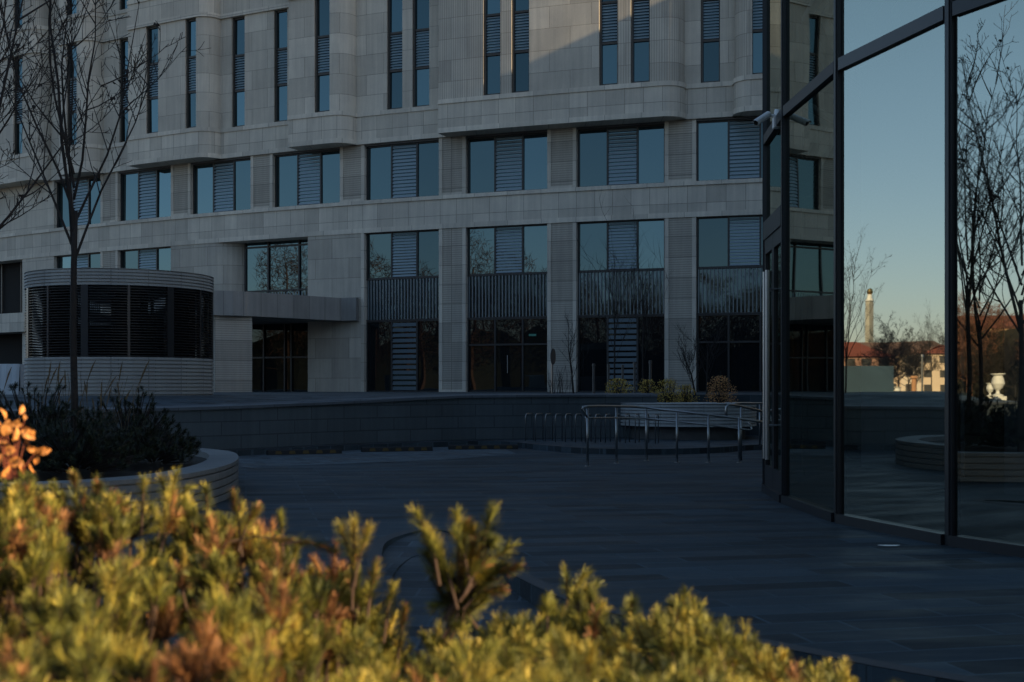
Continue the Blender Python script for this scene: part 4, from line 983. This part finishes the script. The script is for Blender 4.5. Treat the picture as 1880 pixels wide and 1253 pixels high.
# town houses
TW = (.62, .45, .32)
def house(i, px, Y, w_, h, lab, roofc=(.35, .1, .05), wc=TW, dep=14, nw=5, nf=3, roof=3.0):
    p = RW(i, px, Y); c = RW(i, px, Y + 1); fwd = (Vector(c) - Vector(p)).normalized(); sd_ = Vector((-fwd.y, fwd.x))
    r = empty('town_house', (p.x, p.y, 0), lab, 'building', 'town houses reflected in the pavilion')
    q = MB(); P_ = Vector(p); P1 = [P_ - sd_ * w_ / 2, P_ + sd_ * w_ / 2, P_ + sd_ * w_ / 2 + fwd * dep, P_ - sd_ * w_ / 2 + fwd * dep]
    q.prism([tuple(a) for a in P1], -.4, h); q.build('wall', simple('render_wall', wc, .8, 0, .15, .3), r)
    q = MB(); O = [a + (a - (P_ + fwd * dep / 2)).normalized() * .6 for a in P1]; r0 = P_ + fwd * dep / 2 - sd_ * (w_ / 2 - dep * .3); r1 = P_ + fwd * dep / 2 + sd_ * (w_ / 2 - dep * .3)
    c0, c1, c2, c3 = [(*a, h) for a in O]; e0_, e1_ = (*r0, h + roof), (*r1, h + roof)
    q.face([c0, c1, e1_, e0_]); q.face([c1, c2, e1_]); q.face([c2, c3, e0_, e1_]); q.face([c3, c0, e0_]); q.build('roof', simple('roof_tiles', roofc, .8, 0, .3, .8), r)
    for a in range(nw):
        for b in range(nf):
            x = -w_ / 2 + (a + .5) * w_ / nw; z = h * (b + .35) / nf; c_0 = P_ + sd_ * x - fwd * .05; k = MB()
            k.prism([tuple(c_0 - sd_ * .6), tuple(c_0 + sd_ * .6), tuple(c_0 + sd_ * .6 + fwd * .1), tuple(c_0 - sd_ * .6 + fwd * .1)], z, z + h / nf * .5)
            k.build('window', M['frame'], r)
house(2, 1560, 150, 10, 5.2, 'low house with a red tiled roof reflected beside the frame of the pavilion', (.3, .08, .045), (.36, .2, .15), roof=2.0)
house(2, 1640, 240, 24, 7.5, 'wide pale house behind the big dark tree in the reflection', (.2, .12, .09), TW, nw=9)
house(2, 1700, 210, 8, 7, 'narrow cream house right of the big dark tree in the reflection', (.4, .2, .12), (.75, .62, .5), nw=3, roof=1.5)
house(2, 1735, 190, 7, 6.5, 'cream house with a red roof at the right edge of the large reflection', (.45, .12, .06), (.72, .55, .4), nw=3, roof=1.5)
house(3, 1790, 170, 24, 9.5, 'long house with a brown roof reflected behind the bare trees', (.28, .09, .05), (.6, .4, .22), nw=8, roof=2.0)
house(3, 1870, 190, 22, 9.5, 'ochre house reflected at the far right edge of the picture', (.28, .09, .05), (.62, .42, .25), nw=8, roof=2.4)
# reflected trees: copies
def tree_copy(src, i, px, Y, H, lab, name='park_tree', grp='park trees reflected in the pavilion', z=0):
    o = copy_tree(src); p = RW(i, px, Y); o.location = (p.x, p.y, z); s = H / 7.4; o.scale = (s, s, s); o.rotation_euler.z = rnd.random() * 6; o.name = name
    o['label'] = lab; o['group'] = grp; return o
park = bare_tree('park_tree', 31, 7.2, 1.7, .09, .95, 'large dark bare tree in the middle of the reflection', dense=1.35, rmin=.011, group='park trees reflected in the pavilion')
p = RW(2, 1650, 115); park.location = (p.x, p.y, 0); park.scale = (1.05,) * 3
tree_copy(park, 2, 1625, 122, 6.6, 'dark bare tree left of the big one in the reflection')
tree_copy(park, 2, 1678, 120, 6.0, 'dark bare tree right of the big one in the reflection')
tree_copy(park, 2, 1668, 112, 6.2, 'broad bare tree reflected behind the white urn')
tree_copy(t1, 2, 1552, 45, 6.0, 'thin bare tree reflected at the left edge of the large pane')
tree_copy(t1, 2, 1712, 100, 7.0, 'thin bare tree reflected before the cream houses')
tree_copy(t2, 2, 1738, 95, 6.6, 'thin bare tree at the right edge of the large reflection')
tree_copy(t1, 3, 1778, 24, 7.2, 'bare tree reflected in the right pane next to the mullion')
tree_copy(t2, 3, 1800, 25, 6.6, 'second bare tree reflected in the right pane')
tree_copy(t2, 3, 1875, 21, 6.9, 'bare tree reflected at the right edge of the picture')
tree_copy(park, 3, 1830, 110, 6.6, 'rusty brown tree reflected behind the white urns')
tree_copy(park, 3, 1865, 105, 5.8, 'brown tree reflected at the far right')
tree_copy(park, 3, 1800, 100, 5.6, 'brown tree reflected left of the urns')
def wood(name, pts, lab, m='twig', n=90, w_=.05, sz=1.0):
    q = MB()
    for (x, y, rx, h) in pts:
        for i in range(n):
            th = rnd.random() * 6.283; ph = rnd.random() ** .55; u = rnd.uniform(-1, 1)
            c = Vector((x + rx * ph * cos(th), y + rx * ph * sin(th), h * (.55 + .45 * u * (1 - ph * .55))))
            d = Vector((rnd.gauss(0, .7), rnd.gauss(0, .7), abs(rnd.gauss(.6, .4)))).normalized() * sz * rnd.uniform(.6, 1.4); s = d.orthogonal().normalized() * w_
            q.face([c - s, c + s, c + d]); 
            s2 = d.cross(s).normalized() * w_; q.face([c - s2, c + s2, c + d * .8 + s * 6])
        q.tube([(x, y, -.4), (x, y, h * .75)], [.3, .1], 5, False)
    o = q.build(name, M[m]); return tag(o, lab, 'woodland', kind='stuff')
belt = [(6, -36), (0, -38), (-6, -36), (-12, -37), (-18, -35), (-24, -36), (-30, -34), (-36, -33), (-42, -30), (-47, -27), (-52, -23), (-56, -19), (-60, -15), (-64, -10), (-67, -5), (-70, 0), (-72, 5), (-75, 10), (-77, 15), (-79, 20), (-82, 26), (-90, 34), (-99, 45), (-106, 58), (-112, 72)]
wood('woodland', [(x + rnd.uniform(-1, 1), y + rnd.uniform(-2, 2), 3.6, (rnd.uniform(13, 17) + (4 if x < -45 else 0)) * (.5 if y > 27 else 1)) for x, y in belt] + [(x * 1.05, y * 1.08 - 4, 4.2, rnd.uniform(12, 16) * (.5 if y > 27 else 1)) for x, y in belt], 'belt of tall bare reddish trees behind the camera, mirrored in the facade glass', n=1700, w_=.03, sz=1.3)
hb = MB(); hp = smoothpath(belt, 3); hp2 = offs(hp, 2.5); hq = []
for i in range(len(hp) - 1):
    z_0, z_1 = 7.2 + 1.1 * sin(i * 1.7), 7.2 + 1.1 * sin(i * 1.7 + 1.7)
    hb.face([(*hp[i], -.4), (*hp[i + 1], -.4), (*hp[i + 1], z_1), (*hp[i], z_0)]); hb.face([(*hp[i], z_0), (*hp[i + 1], z_1), (*hp2[i + 1], z_1 - .4), (*hp2[i], z_0 - .4)]); hb.face([(*hp2[i], -.4), (*hp2[i + 1], -.4), (*hp2[i + 1], z_1 - .4), (*hp2[i], z_0 - .4)])
tag(hb.build('undergrowth', simple('undergrowth', (.05, .045, .03), .95, 0, .5, 1.5)), 'dark undergrowth below the tree belt behind the camera', 'undergrowth', kind='stuff')
def rwl(i, l): return [(*RW(i, px, Y), r_, h) for px, Y, r_, h in l]
wood('woodland', rwl(3, [(1745, 120, 5, 7), (1770, 125, 5, 6.5), (1800, 118, 5, 7.5), (1830, 125, 6, 7.5), (1860, 118, 6, 7), (1890, 122, 6, 8), (1920, 120, 6, 8)]), 'distant rusty brown thicket mirrored in the right pane', n=700, w_=.05, sz=.9)
# hoarding, low wall and urns
def flatbox(i, pxa, pxb, Y, z0, z1, dep, m, name, lab, cat):
    a, b = RW(i, pxa, Y), RW(i, pxb, Y); f = (Vector(RW(i, (pxa + pxb) / 2, Y + dep)) - Vector(RW(i, (pxa + pxb) / 2, Y))); q = MB()
    q.prism([tuple(a), tuple(b), tuple(b + f), tuple(a + f)], z0, z1); o = q.build(name, m); return tag(o, lab, cat)
flatbox(2, 1535, 1641, 52, .35, 2.35, 2.4, simple('shade_blue_tarp', (.045, .085, .125), .7, 0, .25, 1.2), 'site_cabin', 'pale covered site cabin mirrored low in the large pane, its shade painted dark blue', 'cabin')  # dark blue stands in for shade on a pale cover
flatbox(2, 1632, 1745, 76, -.05, .52, .4, M['stonewhite'], 'low_wall', 'bright sunlit low wall mirrored in the large pane', 'wall')
flatbox(2, 1632, 1745, 92, -.05, .5, 6, simple('hedge_green', (.05, .07, .03), .95, 0, .5, 4), 'clipped_hedge', 'dark clipped hedge mirrored behind the sunlit low wall', 'hedge')
def urn(i, px, Y, zb, H, lab):
    p = RW(i, px, Y); r = empty('stone_urn', (p.x, p.y, zb), lab, 'urn', 'white urns mirrored in the pavilion'); s = H
    q = MB(); q.lathe([(.01, zb), (.24 * s, zb), (.24 * s, zb + .07 * s), (.10 * s, zb + .12 * s), (.07 * s, zb + .24 * s), (.2 * s, zb + .36 * s), (.3 * s, zb + .55 * s), (.26 * s, zb + .75 * s), (.2 * s, zb + .88 * s), (.32 * s, zb + .97 * s), (.32 * s, zb + s), (.01, zb + .96 * s)], p.x, p.y, 24); q.build('bowl', M['stonewhite'], r, True)
urn(2, 1648, 80, .72, .75, 'small white urn mirrored above the low sunlit wall')
flatbox(2, 1640, 1656, 80.4, .5, .72, .3, M['stonewhite'], 'urn_pedestal', 'white block under the mirrored urn of the large pane', 'pedestal')
urn(3, 1833, 62, 1.0, 1.15, 'large white urn mirrored in the right pane')
urn(3, 1818, 70, .95, .75, 'smaller white urn mirrored left of the large one in the right pane')
flatbox(3, 1815, 1850, 62.6, .35, 1.0, .6, M['stonewhite'], 'urn_pedestal', 'white block under the large mirrored urn of the right pane', 'pedestal')
for (px, Y, zt_, r_, lb, m) in ((1694, 85, 3.5, .07, 'tall pale lamp post mirrored in the large pane', 'steel'), (1678, 78, 2.0, .16, 'short orange brown post mirrored beside the urn', 'yellow')):
    p = RW(2, px, Y); q = MB(); q.tube([(p.x, p.y, -.4), (p.x, p.y, zt_)], r_, 8); q.tube([(p.x, p.y, zt_), (p.x, p.y, zt_ + .15)], [r_ * 1.8, r_ * 1.2], 8); tag(q.build('lamp_post' if m == 'steel' else 'wooden_post', M[m] if m == 'steel' else simple('orange_wood', (.55, .28, .14), .8)), lb, 'post')
# white tarp covered stack at the far left
q = MB(); x0, x1, Y = (-30 - 940) / F * 36, (36 - 940) / F * 36, 36
for i in range(14):
    a, b = x0 + (x1 - x0) * i / 14, x0 + (x1 - x0) * (i + 1) / 14; w0, w1 = .05 * sin(i * 1.9), .05 * sin((i + 1) * 1.9)
    q.face([(a, Y + w0 - .15, 1.2), (b, Y + w1 - .15, 1.2), (b, Y + w1 * .4, 2.13), (a, Y + w0 * .4, 2.13)]); q.face([(a, Y + w0 * .4, 2.13), (b, Y + w1 * .4, 2.13), (b, Y + 1.6, 2.08), (a, Y + 1.6, 2.08)])
q.face([(x1, Y + .05, 2.13), (x1 + .06, Y - .1, 1.2), (x1 + .06, Y + 1.7, 1.2), (x1, Y + 1.6, 2.08)])
tag(q.build('tarpaulin_stack', simple('white_tarp', (.62, .66, .68), .6, 0, .12, 2), None, True), 'stack under a pale tarpaulin at the left edge beside the kiosk', 'tarpaulin')
